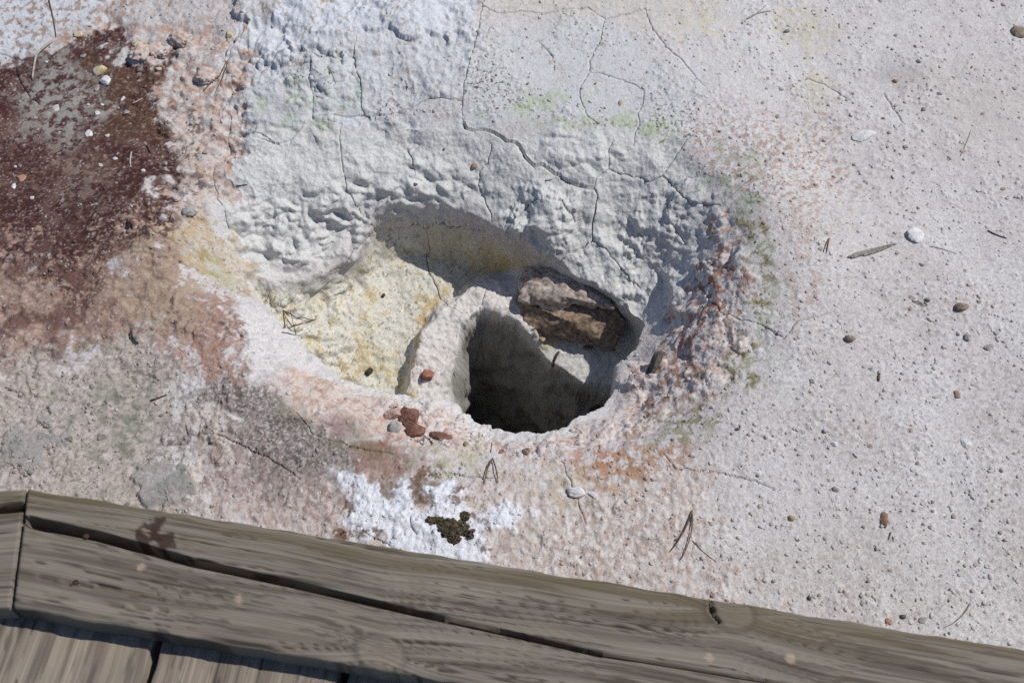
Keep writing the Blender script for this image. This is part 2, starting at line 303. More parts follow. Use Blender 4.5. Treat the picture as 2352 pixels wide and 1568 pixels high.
# ---- cracks: the grid is drawn onto the line of the crack and let down
CRACKS = [ # (depth mm, points)
 (18,[(1064,284),(1070,295),(1085,300),(1110,297),(1135,305),(1160,322),(1192,335),(1205,360),(1228,382),(1245,378),(1268,395),(1300,418),(1340,428),(1366,430)]),
 (8,[(1366,430),(1372,408),(1398,390),(1430,400),(1465,408),(1492,418),(1522,404),(1560,440),(1592,465),(1625,470),(1655,474)]),
 (11,[(1366,430),(1372,450),(1366,490),(1360,520),(1362,555),(1340,570),(1300,585),(1285,605)]),
 (7,[(1362,555),(1390,570),(1420,610),(1450,645),(1470,660)]),
 (9,[(1182,498),(1210,480),(1228,460),(1255,448),(1290,462),(1315,490),(1318,510)]),
 (5,[(1130,330),(1120,372),(1100,395),(1098,425),(1112,460),(1125,485),(1130,512)]),
 (5,[(715,140),(712,190),(720,240),(715,275),(735,262),(800,265),(830,262),(850,266),(900,262),(940,250),(965,235),(985,228),(1010,225),(1035,232),(1062,234),(1068,190),(1080,140),(1095,90),(1105,40),(1112,-10)]),
 (5,[(690,112),(712,128),(735,135),(760,130),(790,126),(812,128)]),
 (5,[(820,80),(812,128),(818,160),(830,200),(828,240),(835,262)]),
 (4,[(1062,234),(1060,262),(1064,284)]),(4,[(1390,45),(1380,90),(1355,140),(1352,165),(1330,205),(1335,235),(1345,262),(1370,285)]),
 (3,[(1352,165),(1390,172),(1420,182),(1450,190),(1480,208),(1478,240),(1465,262),(1470,285),(1458,315),(1455,340)]),
 (3,[(1110,14),(1140,30),(1200,26),(1250,32),(1300,22),(1350,20),(1390,45),(1440,32),(1480,20),(1500,70),(1530,110),(1570,145),(1600,180),(1620,200)]),
 (3,[(1062,160),(1100,165),(1130,172)]),(2,[(1240,100),(1270,130),(1275,160)]),
 (6,[(520,300),(560,298),(600,310),(640,332),(670,322),(690,300),(700,280)]),
 (4,[(530,262),(522,300),(524,340),(512,365)]),(4,[(488,380),(492,420),(500,455),(520,500),(530,530)]),
 (3,[(780,295),(782,345),(788,390),(800,440),(830,490),(860,525),(895,560)]),
 (4,[(760,622),(800,590),(830,568),(880,558),(930,566),(980,576),(1010,562),(1060,560),(1080,566),(1110,556)]),
 (3,[(980,576),(985,610)]),(4,[(978,612),(985,645),(1010,680),(1030,702)]),(4,[(1030,702),(1060,720),(1075,730)]),(4,[(1112,672),(1108,700),(1105,712)]),
 (3,[(1655,474),(1690,440),(1740,400),(1780,365)]),(3,[(1522,404),(1545,370),(1570,330),(1600,300)]),
 (3,[(1398,390),(1398,350),(1405,330)]),(5,[(1660,725),(1700,735),(1740,745),(1770,760),(1800,780)]),(3,[(1800,780),(1830,740),(1900,720)]),
 (4,[(1600,640),(1630,690),(1660,725)]),(5,[(680,945),(720,1000),(760,1010),(830,1030),(900,1040)]),
 (7,[(425,975),(430,1000),(480,1000),(530,1012),(590,1040),(640,1065),(690,1100)]),
 (5,[(905,920),(910,945),(930,960)]),(4,[(960,1090),(1040,1088),(1080,1096),(1130,1100)]),
 (4,[(1520,1040),(1550,1075),(1600,1080),(1650,1085),(1720,1100),(1780,1125)]),(3,[(1290,1060),(1310,1110),(1330,1160),(1345,1200)]),
 (6,[(0,125),(30,135),(70,140),(110,120)]),(3,[(35,150),(45,190),(70,225),(90,238)]),(5,[(2030,215),(2050,250),(2075,285)]),
 (8,[(780,1225),(830,1222),(870,1240),(900,1255)]),(3,[(940,1190),(955,1230)]),(3,[(1850,180),(1900,200),(1950,230)]),
 (3,[(640,700),(650,690)]),(2,[(600,320),(640,335)]),(3,[(935,340),(945,365),(955,400)]),(3,[(1560,440),(1540,470),(1545,510),(1580,560)]),(6,[(330,330),(345,350)]),
]
crk = np.zeros(X.shape, f4)
for dep, pts in CRACKS:
    P = HP(pts)
    # subdivide and roughen the line
    Q = [P[0]]
    for a, b in zip(P[:-1], P[1:]):
        n = max(1, int(np.hypot(*(b - a))/.006))
        for k in range(1, n+1): Q.append(a + (b - a)*k/n)
    Q = np.array(Q); jj = np.stack([fbm(Q[:, 0], Q[:, 1], .013, 2, 60), fbm(Q[:, 0], Q[:, 1], .013, 2, 63)], -1)*.0022
    Q = Q + jj
    for c in range(0, len(Q)-1, 10):
        S = Q[c:c+11]; q = sl(S[:, 0].min()-.012, S[:, 0].max()+.012, S[:, 1].min()-.012, S[:, 1].max()+.012)
        D, px, py, fr = line_dist(S, X[q], Y[q])
        gfr = (c + fr*(len(S)-1))/(len(Q)-1)
        taper = (.35 + .65*np.sin(np.clip(gfr, .0, 1)*pi)) if dep < 9 else 1.0
        wid = (.00019*max(0, dep - 5))*np.broadcast_to(taper, D.shape); st = np.where((Y[q] > 1.36) | (X[q] < -.46) | (X[q] > .36), .00125, .00092)
        core = D < np.maximum(wid, st); thin = core & (wid <= st); lipv = (~core) & (D < np.maximum(wid, st)*1.0 + st*1.5)
        Xd[q] += np.where(thin, px - X[q], 0); Yd[q] += np.where(thin, py - Y[q], 0)
        tgt = np.where(wid > st, wid*.9, st*(.28 + .05*dep)); f_ = np.where(lipv, tgt/np.maximum(D, 1e-6) - 1, 0)      # edges drawn in to the crack
        Xd[q] += (X[q] - px)*f_; Yd[q] += (Y[q] - py)*f_
        crk[q] = np.maximum(crk[q], np.where(core, (.003 + dep*.0022)*taper, 0))
Z = Z - crk

# ------------------------------------------------------------------ mineral colours of the ground (albedo, per vertex)
def S(r, g, b, k=.86):
    c = np.array([r, g, b], float)/255; return (np.where(c <= .04045, c/12.92, ((c + .055)/1.055)**2.4)*k).astype(f4)
col = np.empty(X.shape + (3,), f4); col[:] = S(201, 195, 193)
def put(m, c, op=1.):
    c = np.asarray(c, f4)
    col[:] = col + (m*op)[..., None]*(c - col)
def grit(m): return sst(.24, .76, m + .42*n3 + .18*n4)*sst(0, .10, m)
def speck(wl, lo, hi, s, oc=3): return sst(lo, hi, fbm(X + wx*.5, Y + wy*.5, wl, oc, s, .6))
n1 = fbm(X, Y, .16, 4, 101, .6); n2 = fbm(X, Y, .05, 4, 105, .6); n3 = fbm(X + wx*.5, Y + wy*.5, .016, 4, 109, .65); n4 = fbm(X, Y, .006, 3, 113, .7)
pb = sst(.0, .2, (m1 + R_wall + R_rim + R_rim2)[BOX]); n3[BOX] = lerp(n3[BOX], g3, pb); n2[BOX] = lerp(n2[BOX], g2, pb); n4[BOX] = lerp(n4[BOX], fbm3(bx, by, bz, .006, 3, 233, .7), pb)
R_rub, R_mar, R_red, R_gra, R_grey, R_low, R_rim, R_rim2 = [grit(m) for m in (R_rub, R_mar, R_red, R_gra, R_grey, R_low, R_rim, R_rim2)]
# flat ground to the right: mauve grey with white bloom
put(sst(-.3, .7, n1 + .4*n2 + .3*n3), S(209, 207, 205), .7)
put(sst(.15, .4, n3 + .35*n4)*sst(-.2, .5, n1), S(218, 217, 216), .6)
put(sst(.1, .5, n3 - .5*n1), S(188, 178, 174), .6)
put(sst(.2, .42, n4 + .2*n3), S(160, 152, 148), .5); put(sst(.3, .45, -n4), S(220, 219, 220), .4)
put(mask([(1500,-60),(1900,-60),(1860,60),(1820,300),(1650,420),(1550,300),(1480,100)], .06, .05), S(214, 212, 212), .6); put(mask([(1560,-100),(2450,-100),(2450,420),(2050,640),(1750,480)], .12, .06, .12)*sst(-.6, .3, n3), S(217, 214, 211), .6); put(mask([(1560,1000),(1800,900),(1950,1150),(1800,1330),(1600,1300)], .08, .06, .12)*sst(-.4, .3, n3), S(213, 212, 212), .5)
put(mask([(1520,250),(1900,250),(2000,420),(1850,520),(1700,520),(1600,400)], .06, .05)*speck(.009, .12, .24, 163), S(168, 136, 118), .65)
put(mask([(1100,-60),(1700,-60),(1650,60),(1560,90),(1330,60),(1120,30)], .02, .02), S(206, 200, 192), .7)
# whiter band by the pit and top
put(R_top, S(209, 213, 219), .95); put(R_wall, S(210, 210, 208), 1)
put(mask([(700,110),(820,90),(1050,90),(1060,230),(960,250),(830,265),(720,280),(560,290),(540,200),(640,180)], .015, .012), S(199, 200, 201), .8)
put(mask([(1080,60),(1400,40),(1620,200),(1560,300),(1300,300),(1070,290),(1060,200)], .03, .02), S(203, 204, 205), .9)
grn = sst(-.15, .45, n2 + .4*n3)
put(mask([(590,210),(700,170),(740,220),(720,280),(640,300),(560,280)], .03, .02)*grn, S(192, 206, 190), .8)
put(mask([(730,150),(830,180),(860,250),(740,270)], .03, .02)*grn, S(182, 194, 186), .6)
put(mask([(1080,230),(1250,200),(1400,230),(1530,270),(1560,320),(1400,300),(1250,290),(1100,270)], .025, .02)*grn, S(186, 198, 172), .75)
for u, v, ru, rv in ((1235,225,40,18),(1300,278,45,18),(1385,270,50,18),(1480,298,55,16),(740,290,30,14),(640,265,40,20),(1160,240,40,16)): put(spot(u, v, ru, rv, soft=.8)*grn, S(168, 178, 146), .5)
put(spot(1690,400,60,60,soft=.7)*grn, S(160, 172, 150), .6); put(spot(1730,470,45,60,soft=.7)*grn, S(172, 186, 176), .6)
# dark red flecks on the crest
fl = speck(.006, .35, .45, 120)
for u, v, ru, rv, op in ((1110,200,60,35,.9),(1170,235,60,30,.8),(900,250,45,22,.9),(1250,262,60,18,.5),(1390,285,50,20,.6),(1560,300,60,40,.8),(1520,240,60,50,.6),(640,150,80,40,.6),(1110,120,60,60,.4),(1600,400,50,60,.5)):
    put(spot(u, v, ru, rv, soft=.9, warp=.6)*fl, S(96, 58, 52), op)
tan_ = speck(.009, .36, .46, 124)*sst(-.2, .4, n2)
put((R_top + mask([(1080,0),(1640,0),(1640,240),(1080,180)], .04, .03)*.9).clip(0, 1)*tan_, S(176, 160, 142), .75)
put(mask([(560,-40),(1000,-40),(960,60),(700,80),(560,40)], .03, .03)*tan_, S(190, 172, 140), .6)
# upper left: white crust with rusty specks
put(mask([(-60,-60),(260,-60),(240,60),(120,100),(60,130),(-60,130)], .01, .02), S(204, 207, 212), 1)
put(mask([(-60,-60),(320,-60),(280,70),(-60,120)], .02, .02)*speck(.012, .15, .3, 131), S(150, 112, 84), .7)
put(mask([(120,60),(270,40),(300,110),(200,150),(130,130)], .02, .02)*sst(-.3, .3, n3), S(158, 116, 84), .8)
# rubble
put(R_rub, S(194, 182, 176), .9); put(R_rub*sst(.0, .4, n3), S(184, 154, 140), .65); put(R_rub*sst(.1, .4, -n3 + .4*n4), S(208, 203, 199), .8)
put(R_rub*speck(.02, .36, .5, 135), S(188, 140, 104), .45)
# maroon stain
mar = R_mar
put(mar, S(72, 41, 39), 1); put(mar*sst(-.1, .6, n1 + .3*n2), S(98, 72, 56), .7); put(mar*sst(.1, .6, n2 + .3*n3), S(110, 84, 78), .6)
put(mar*sst(.42, .56, n4), S(150, 132, 126), .5); put(mar*speck(.0036, .54, .64, 160, 2)*sst(-.1, .5, n2), S(200, 194, 188), .7)
put(mask([(60,150),(150,130),(230,180),(240,240),(170,330),(60,330),(30,240)], .03, .03)*sst(-.35, .25, n3), S(160, 158, 152), .85)
put(mask([(100,340),(230,330),(240,470),(130,500)], .04, .03)*sst(-.1, .45, n3), S(136, 118, 108), .7)
put(mask([(-40,280),(90,280),(120,420),(-40,450)], .04, .03)*sst(.0, .5, n3), S(120, 96, 80), .6)
# fringe of the stain: white grains and drops
fr_ = mask([(385,240),(450,260),(485,380),(475,490),(425,550),(395,510),(400,440),(440,400),(410,320)], .025, .03)
put(fr_*sst(-.1, .15, n3 + .4*n4), S(200, 192, 184), .95); put(fr_*sst(.2, .45, n2 + .4*n3), S(190, 160, 138), .6)
put(fr_*sst(.12, .25, -n3), S(78, 46, 44), .8)
# brown-pink slope on the left
put(spot(60,560,120,60,0,soft=.9)*sst(-.3, .3, n3), S(84, 54, 50), .8)
put(R_red*(1 - mar*.8), S(156, 130, 118), .95); put(R_red*sst(0, .4, n3), S(172, 144, 128), .7); put(R_red*sst(.15, .5, -n3), S(122, 94, 86), .6); put(R_red*sst(.2, .5, n4), S(188, 168, 156), .55)
put(mask([(-40,560),(250,600),(240,720),(120,800),(-40,830)], .05, .04)*sst(-.2, .4, n2), S(98, 68, 64), .8)
put(mask([(430,660),(530,700),(545,830),(540,900),(490,950),(450,860),(410,760)], .025, .025)*sst(-.2, .3, n3), S(156, 116, 102), .7)
put(mask([(440,640),(340,560),(420,520),(480,600)], .03, .02)*sst(-.3, .3, n3), S(160, 132, 112), .8)
put(mask([(200,760),(330,770),(300,830),(150,840)], .03, .02)*sst(-.1, .3, n3), S(120, 108, 78), .6)
tn_ = grit(mask([(330,560),(430,600),(470,680),(420,760),(300,740),(270,650)], .04, .04, .07)); put(tn_, S(160, 140, 120), .7); put(tn_*sst(.1, .4, n3), S(176, 160, 142), .6)
# ochre corner where the floor runs out
och = mask([(400,500),(470,490),(540,560),(590,640),(560,660),(500,630),(440,600)], .02, .02)
och = grit(och); put(och, S(196, 185, 166), .65); put(och*sst(.0, .4, n3), S(186, 160, 122), .6); put(och*sst(.25, .5, -n3), S(156, 128, 96), .6)
put(spot(510,635,50,26,-40,soft=.7), S(170, 166, 120), .5); put(spot(470,600,40,24,-40,soft=.7)*sst(-.2, .3, n3), S(150, 140, 90), .6)
# gravelly pale ground lower left
put(R_gra, S(184, 173, 166), .95); put(R_gra*sst(.1, .5, n2), S(168, 162, 150), .7)
put(mask([(200,900),(330,860),(400,940),(380,1050),(240,1060),(170,980)], .04, .04)*sst(-.2, .4, n3), S(124, 126, 112), .85); put(R_gra*sst(.25, .45, n4), S(128, 126, 118), .7)
for P_ in ([(20,990),(110,960),(160,1000),(110,1060),(60,1080),(10,1060)], [(300,1090),(350,1065),(420,1060),(460,1100),(440,1160),(380,1180),(300,1150)]):
    mm = mask(P_, .008, .022, .05); mm = grit(mm); put(mm, S(156, 150, 149), .7); put(mm*sst(.0, .4, n3), S(166, 160, 160), .5); put(mm*sst(.1, .4, -n2), S(116, 126, 118), .5); Z += mm*(.004 - .5*rel)
# lower ground between pit and boardwalk
put(R_low, S(200, 190, 184), .95); put(R_low*sst(.0, .4, n3), S(187, 169, 159), .6); put(R_low*sst(.05, .4, -n3 + .3*n4), S(210, 204, 200), .7); put(R_low*sst(.3, .5, n4), S(158, 132, 116), .4)
put(mask([(500,1030),(760,1060),(800,1160),(760,1240),(560,1180),(480,1120)], .04, .03)*sst(-.2, .3, n3), S(180, 160, 152), .8)
put(mask([(500,1030),(760,1060),(800,1160),(760,1240),(560,1180),(480,1120)], .04, .03)*sst(.15, .4, -n3), S(148, 126, 120), .6)
nod = R_low*sst(1150, 1300, 1176 + X*1600); put(nod*sst(.16, .04, e2 - e1), S(174, 154, 142), .5); put(nod*sst(.42, .25, e1)*(eid > .35), S(212, 208, 206), .75)
put(R_grey, S(124, 114, 112), .92); put(R_grey*sst(.05, .4, n3), S(156, 148, 144), .7); put(R_grey*sst(.1, .4, -n2), S(96, 86, 80), .6); put(R_grey*sst(.2, .45, n4), S(196, 190, 188), .5); put(R_grey*speck(.0045, .3, .42, 171), S(200, 194, 190), .6); put(R_grey*speck(.007, .3, .4, 173), S(84, 74, 68), .6)
put(grit(mask([(470,1000),(620,1030),(800,1060),(900,1090),(780,1150),(600,1120),(470,1080)], .05, .05, .08))*sst(-.3, .3, n3), S(150, 134, 128), .7)
put(spot(790,1000,60,30,30,soft=.7), S(112, 112, 86), .5); put(spot(690,955,50,30,-20,soft=.7), S(104, 98, 80), .55); put(spot(770,975,40,24,-30,soft=.6), S(160, 128, 130), .6)
put(spot(890,1060,70,45,0,soft=.5), S(150, 118, 108), .8); put(spot(860,1030,40,20,0,soft=.6), S(116, 102, 76), .6); put(spot(940,1130,70,22,0,soft=.6), S(104, 82, 66), .85)
# pit rim: white shading to peach, rust and pink
put(R_rim2, S(212, 208, 206), 1); put(spot(1440,870,48,60,30,soft=.6)*(1 - m1), S(207, 204, 203), .9)
put(mask([(640,850),(720,840),(840,900),(960,940),(1100,1010),(1080,1050),(900,990),(760,960),(650,920)], .02, .02), S(206, 190, 178), .85)
put(mask([(640,850),(720,840),(840,900),(960,940),(1100,1010),(1080,1050),(900,990),(760,960),(650,920)], .02, .02)*speck(.011, .12, .3, 141), S(180, 144, 126), .65)
orn = ridged(X + wx, Y + wy*1.6, .02, 2, 145)
put(mask([(700,840),(800,880),(830,910),(740,890),(680,860)], .014, .01)*sst(.5, .7, orn), S(218, 166, 132), .8)
put(spot(960,930,60,16,-10,soft=.6), S(226, 202, 170), .8); put(spot(1000,980,120,26,-8,soft=.7)*sst(-.3, .3, n3), S(206, 160, 128), .75); put(spot(900,1010,50,20,0,soft=.7)*sst(-.2, .3, n3), S(150, 100, 84), .7)
put(R_rim, S(214, 206, 202), .92); put(R_rim*sst(.05, .4, n3), S(198, 172, 158), .6); put(R_rim*speck(.008, .25, .4, 149), S(160, 110, 90), .5)
put(mask([(1640,520),(1700,560),(1700,700),(1640,760),(1570,880),(1500,960),(1510,860),(1560,760),(1600,660)], .025, .03)*sst(-.05, .35, n3 + .25*n4), S(154, 106, 86), .85)
put(mask([(1640,520),(1700,560),(1700,700),(1640,760),(1570,880),(1500,960),(1510,860),(1560,760),(1600,660)], .025, .03)*sst(.25, .5, -n3), S(216, 208, 206), .7)
put(mask([(1340,1040),(1480,1010),(1560,1030),(1500,1100),(1400,1120),(1320,1100)], .03, .03)*sst(-.45, .2, n3), S(166, 128, 98), .85); put(spot(1370,1060,50,45,0,soft=.6)*sst(-.3, .2, n3), S(168, 110, 76), .7)
put(spot(1560,990,70,40,0,soft=.7)*sst(-.2, .3, n3), S(140, 140, 116), .7); put(spot(1060,1060,60,40,0,soft=.8)*sst(-.2, .3, n3), S(176, 182, 148), .6); put(spot(960,1080,70,40,0,soft=.8)*sst(-.1, .3, n3), S(182, 186, 160), .5)
put(mask([(1240,1060),(1340,1050),(1420,1130),(1300,1160),(1200,1120)], .03, .03)*sst(-.1, .3, n3), S(190, 182, 158), .6)
pd = np.full(X.shape, 1., f4); pd[BOX] = poly_sdf(PITW, X[BOX] + wl_x[BOX], Y[BOX] + wl_y[BOX]); put(sst(.030, .010, pd + .006*n3)*sst(.98, .92, Y)*sst(.17, .12, X), S(213, 210, 207), .9)
# olive growth along the right rim
for u, v, ru, rv, op in ((1725,490,26,50,.7),(1745,560,20,42,.9),(1752,610,24,30,.7),(1760,660,22,40,.8),(1745,715,20,30,.8),(1720,790,24,34,.6),(1705,860,40,42,.9),(1570,955,50,34,.55),(1665,965,12,10,.9),(1580,870,40,20,.3),(1700,400,30,30,.35)):
    mm = spot(u, v, ru, rv, soft=.7, warp=.8, wl=.02)*sst(-.2, .25, n3); put(mm, S(130, 127, 78), op); put(mm*sst(.1, .3, -n4), S(84, 82, 52), op*.8)
put(mask([(1690,480),(1760,500),(1790,760),(1740,900),(1690,880),(1720,760)], .03, .03)*sst(-.1, .4, n2), S(190, 196, 180), .6)
put(mask([(1780,480),(1900,520),(1880,740),(1790,760)], .05, .04)*sst(.0, .4, n3), S(180, 156, 142), .6)
# sulphur stain and grey smudges upper right
put(spot(1840,65,80,70,0,soft=.8)*sst(-.5, .3, n3), S(200, 192, 164), .7); put(spot(1630,60,80,40,0,soft=.8)*sst(-.1, .3, n3), S(208, 196, 156), .45)
put(spot(1880,200,40,40,0,soft=.8), S(200, 190, 164), .5); put(spot(2070,170,60,40,0,soft=.7), S(172, 170, 168), .6); put(spot(1800,135,40,20,0,soft=.8), S(206, 204, 202), .5)
put(mask([(2080,180),(2140,160),(2352,150),(2380,400),(2150,300)], .06, .05), S(196, 186, 180), .5)
# white salt crust with the bare brown spots left in it
CRUST = [(800,1180),(820,1130),(860,1120),(900,1115),(935,1110),(955,1150),(985,1160),(970,1120),(1010,1110),(1060,1115),(1070,1170),(1090,1190),(1150,1160),(1230,1170),(1210,1200),(1140,1220),(1110,1230),(1120,1290),(1020,1300),(900,1260),(820,1235),(790,1210)]
mm = np.maximum(mask(CRUST, .006, .014, .03), mask([(755,1075),(800,1075),(835,1110),(820,1150),(790,1130)], .006, .010, .03)); put(mm, S(226, 229, 236), .96); Z += mm*(.0025 + .0010*n_mid + .0006*n_fin)
put(mm*sst(.2, .45, n3), S(206, 208, 214), .6)
for u, v, ru, rv in ((975,1080,30,26),(960,1130,14,36),(1085,1190,10,26),(1040,1145,18,22),(890,1135,14,14),(800,1165,10,40),(1120,1250,12,36),(780,1230,30,12),(830,1222,50,8),(1070,1130,10,20)): put(spot(u, v, ru, rv, soft=.35, warp=.9, wl=.02)*sst(-.3, .15, n3 + .3*n4), S(116, 93, 78), .85)
# pit floor: yellow-white clay with ochre blooms; the curb round the vent stays white
flo = sst(.25, .6, m1); put(flo, S(204, 203, 198), 1)
hq = sl(-.3, .3, .7, 1.3); hd = np.full(X.shape, 1., f4); hd[hq] = poly_sdf(HOLEW, X[hq] + wl_x[hq], Y[hq] + wl_y[hq])
yel = flo*sst(.10, .0, X)*(1 - m2)*sst(.030, .055, hd); put(yel, S(212, 210, 199), .9); put(yel*sst(.0, .5, n3), S(222, 219, 212), .8); put(yel*sst(.1, .6, n2), S(208, 201, 172), .45)
put(yel*mask([(980,600),(1060,590),(1220,640),(1190,700),(1040,650)], .03, .02), S(208, 192, 146), .5)
put(yel*sst(.36, .5, n3 + .3*n2), S(192, 168, 108), .55); put(yel*sst(.56, .64, n4), S(84, 72, 50), .6)
put(m1*mask([(830,540),(900,500),(1060,500),(1200,560),(1210,620),(1080,600),(900,560)], .02, .02), S(202, 192, 174), .7)
put(m1*spot(1150,655,60,40,0,soft=.7), S(196, 166, 96), .75); put(m1*spot(1290,765,60,24,20,soft=.7), S(206, 182, 120), .7)
cb2 = sst(.0, .35, curb); put(cb2, S(214, 210, 206), .95); put(curb*sst(.1, .4, n3), S(220, 209, 201), .4)
put(flo*sst(.008, .003, np.abs(hd - .062 + .006*n_mid))*sst(.0, -.04, X)*sst(-.3, .2, n2), S(192, 164, 104), .6)
hm = sst(.0, .12, m2)*(1 - curb*.0); put(hm, S(158, 156, 150), .95); put(hm*sst(.1, .5, n2), S(126, 120, 110), .7)
# overall grain of the clay
val = 1 + .05*n4 + .035*n_gr
col *= val[..., None]; np.clip(col, .01, .9, out=col)

# ------------------------------------------------------------------ materials
def mat(name): 
    m = bpy.data.materials.new(name); m.use_nodes = True; return m, m.node_tree.nodes, m.node_tree.links
def mineral(name, base=None, attr=None, rough=.9, spec=.25, fine=700, bump=.35, var=.16, dist=.0012):
    """stone or clay: own colour (or per-vertex mineral colour) broken up by fine grain, with grain bump"""
    m, n, l = mat(name); b = n['Principled BSDF']; b.inputs['Roughness'].default_value = rough; b.inputs['Specular IOR Level'].default_value = spec
    tc = n.new('ShaderNodeTexCoord'); no = n.new('ShaderNodeTexNoise'); no.inputs['Scale'].default_value = fine; no.inputs['Detail'].default_value = 4; no.inputs['Roughness'].default_value = .65
    l.new(tc.outputs['Object'], no.inputs['Vector'])
    mr = n.new('ShaderNodeMapRange'); mr.inputs[1].default_value = .3; mr.inputs[2].default_value = .7; mr.inputs[3].default_value = 1 - var; mr.inputs[4].default_value = 1 + var
    l.new(no.outputs[0], mr.inputs[0])
    vm = n.new('ShaderNodeVectorMath'); vm.operation = 'SCALE'; l.new(mr.outputs[0], vm.inputs['Scale'])
    if attr:
        a = n.new('ShaderNodeAttribute'); a.attribute_name = attr; l.new(a.outputs['Color'], vm.inputs[0])
    else:
        n2_ = n.new('ShaderNodeTexNoise'); n2_.inputs['Scale'].default_value = fine*.36; n2_.inputs['Detail'].default_value = 4; l.new(tc.outputs['Object'], n2_.inputs['Vector'])
        cr = n.new('ShaderNodeValToRGB'); cr.color_ramp.elements[0].position = .35; cr.color_ramp.elements[1].position = .66
        cr.color_ramp.elements[0].color = (*[float(x) for x in base[0]], 1); cr.color_ramp.elements[1].color = (*[float(x) for x in base[1]], 1)
        l.new(n2_.outputs[0], cr.inputs[0]); l.new(cr.outputs[0], vm.inputs[0])
    if attr:                                   # darker and lighter mineral grains, a few millimetres across
        ng = n.new('ShaderNodeTexNoise'); ng.inputs['Scale'].default_value = 210; ng.inputs['Detail'].default_value = 6; ng.inputs['Roughness'].default_value = .75; l.new(tc.outputs['Object'], ng.inputs['Vector'])
        cg = n.new('ShaderNodeValToRGB'); e_ = cg.color_ramp.elements; e_[0].position = .30; e_[0].color = (.62, .58, .55, 1); e_[1].position = .43; e_[1].color = (1, 1, 1, 1); e2_ = cg.color_ramp.elements.new(.66); e2_.color = (1, 1, 1, 1); e3_ = cg.color_ramp.elements.new(.74); e3_.color = (1.1, 1.1, 1.1, 1); l.new(ng.outputs[0], cg.inputs[0])
        mx = n.new('ShaderNodeVectorMath'); mx.operation = 'MULTIPLY'; l.new(vm.outputs[0], mx.inputs[0]); l.new(cg.outputs[0], mx.inputs[1]); vm = mx
    l.new(vm.outputs[0], b.inputs['Base Color'])
    bp = n.new('ShaderNodeBump'); bp.inputs['Strength'].default_value = bump; bp.inputs['Distance'].default_value = dist
    l.new(no.outputs[0], bp.inputs['Height']); l.new(bp.outputs[0], b.inputs['Normal'])
    return m
M_ground = mineral('mineral_ground', attr='mineral', fine=330, bump=.75, var=.15, dist=.0018)

def grid_mesh(name, V, nx, ny, material, C=None, smooth=True):
    me = bpy.data.meshes.new(name); n = nx*ny; me.vertices.add(n); me.vertices.foreach_set('co', V.astype(f4).ravel())
    i = (np.arange(ny-1)[:, None]*nx + np.arange(nx-1)[None]).ravel().astype(np.int32)
    F = np.stack([i, i+1, i+1+nx, i+nx], -1); nf = len(F)
    me.loops.add(nf*4); me.loops.foreach_set('vertex_index', F.ravel()); me.polygons.add(nf); me.polygons.foreach_set('loop_start', np.arange(nf, dtype=np.int32)*4)
    me.polygons.foreach_set('use_smooth', np.full(nf, smooth)); me.update(calc_edges=True)
    if C is not None:
        a = me.color_attributes.new('mineral', 'FLOAT_COLOR', 'POINT'); a.data.foreach_set('color', np.concatenate([C, np.ones(C.shape[:-1] + (1,), f4)], -1).astype(f4).ravel())
    me.materials.append(material); o = bpy.data.objects.new(name, me); scene.collection.objects.link(o); return o
ground = grid_mesh('ground', np.stack([Xd, Yd, Z], -1), NX, NY, M_ground, col); ground['kind'] = 'structure'

# ------------------------------------------------------------------ boardwalk
def wood_mat(name):
    m, n, l = mat(name); b = n['Principled BSDF']; b.inputs['Roughness'].default_value = .82; b.inputs['Specular IOR Level'].default_value = .25
    a = n.new('ShaderNodeAttribute'); a.attribute_name = 'grain'
    mp = n.new('ShaderNodeMapping'); mp.inputs['Scale'].default_value = (1.3, 300, 1); l.new(a.outputs['Vector'], mp.inputs['Vector'])
    no = n.new('ShaderNodeTexNoise'); no.inputs['Scale'].default_value = 1; no.inputs['Detail'].default_value = 5; no.inputs['Roughness'].default_value = .7; l.new(mp.outputs[0], no.inputs['Vector'])
    mp2 = n.new('ShaderNodeMapping'); mp2.inputs['Scale'].default_value = (4, 760, 1); l.new(a.outputs['Vector'], mp2.inputs['Vector'])
    n2_ = n.new('ShaderNodeTexNoise'); n2_.inputs['Scale'].default_value = 1; n2_.inputs['Detail'].default_value = 3; l.new(mp2.outputs[0], n2_.inputs['Vector'])
    ad = n.new('ShaderNodeMath'); ad.operation = 'ADD'; l.new(no.outputs[0], ad.inputs[0]); l.new(n2_.outputs[0], ad.inputs[1])
    mr = n.new('ShaderNodeMapRange'); mr.inputs[1].default_value = .65; mr.inputs[2].default_value = 1.35; mr.inputs[3].default_value = .64; mr.inputs[4].default_value = 1.3; l.new(ad.outputs[0], mr.inputs[0])
    c = n.new('ShaderNodeAttribute'); c.attribute_name = 'mineral'
    vm = n.new('ShaderNodeVectorMath'); vm.operation = 'SCALE'; l.new(c.outputs['Color'], vm.inputs[0]); l.new(mr.outputs[0], vm.inputs['Scale']); l.new(vm.outputs[0], b.inputs['Base Color'])
    bp = n.new('ShaderNodeBump'); bp.inputs['Strength'].default_value = .5; bp.inputs['Distance'].default_value = .0008; l.new(no.outputs[0], bp.inputs['Height']); l.new(bp.outputs[0], b.inputs['Normal'])
    return m
M_wood = wood_mat('weathered_wood')
def empty(name, loc=(0, 0, 0)):
    o = bpy.data.objects.new(name, None); scene.collection.objects.link(o); o.location = loc; o.empty_display_size = .05; return o
def tag(o, label, cat, group=None):
    o['label'] = label; o['category'] = cat
    if group: o['group'] = group
    return o
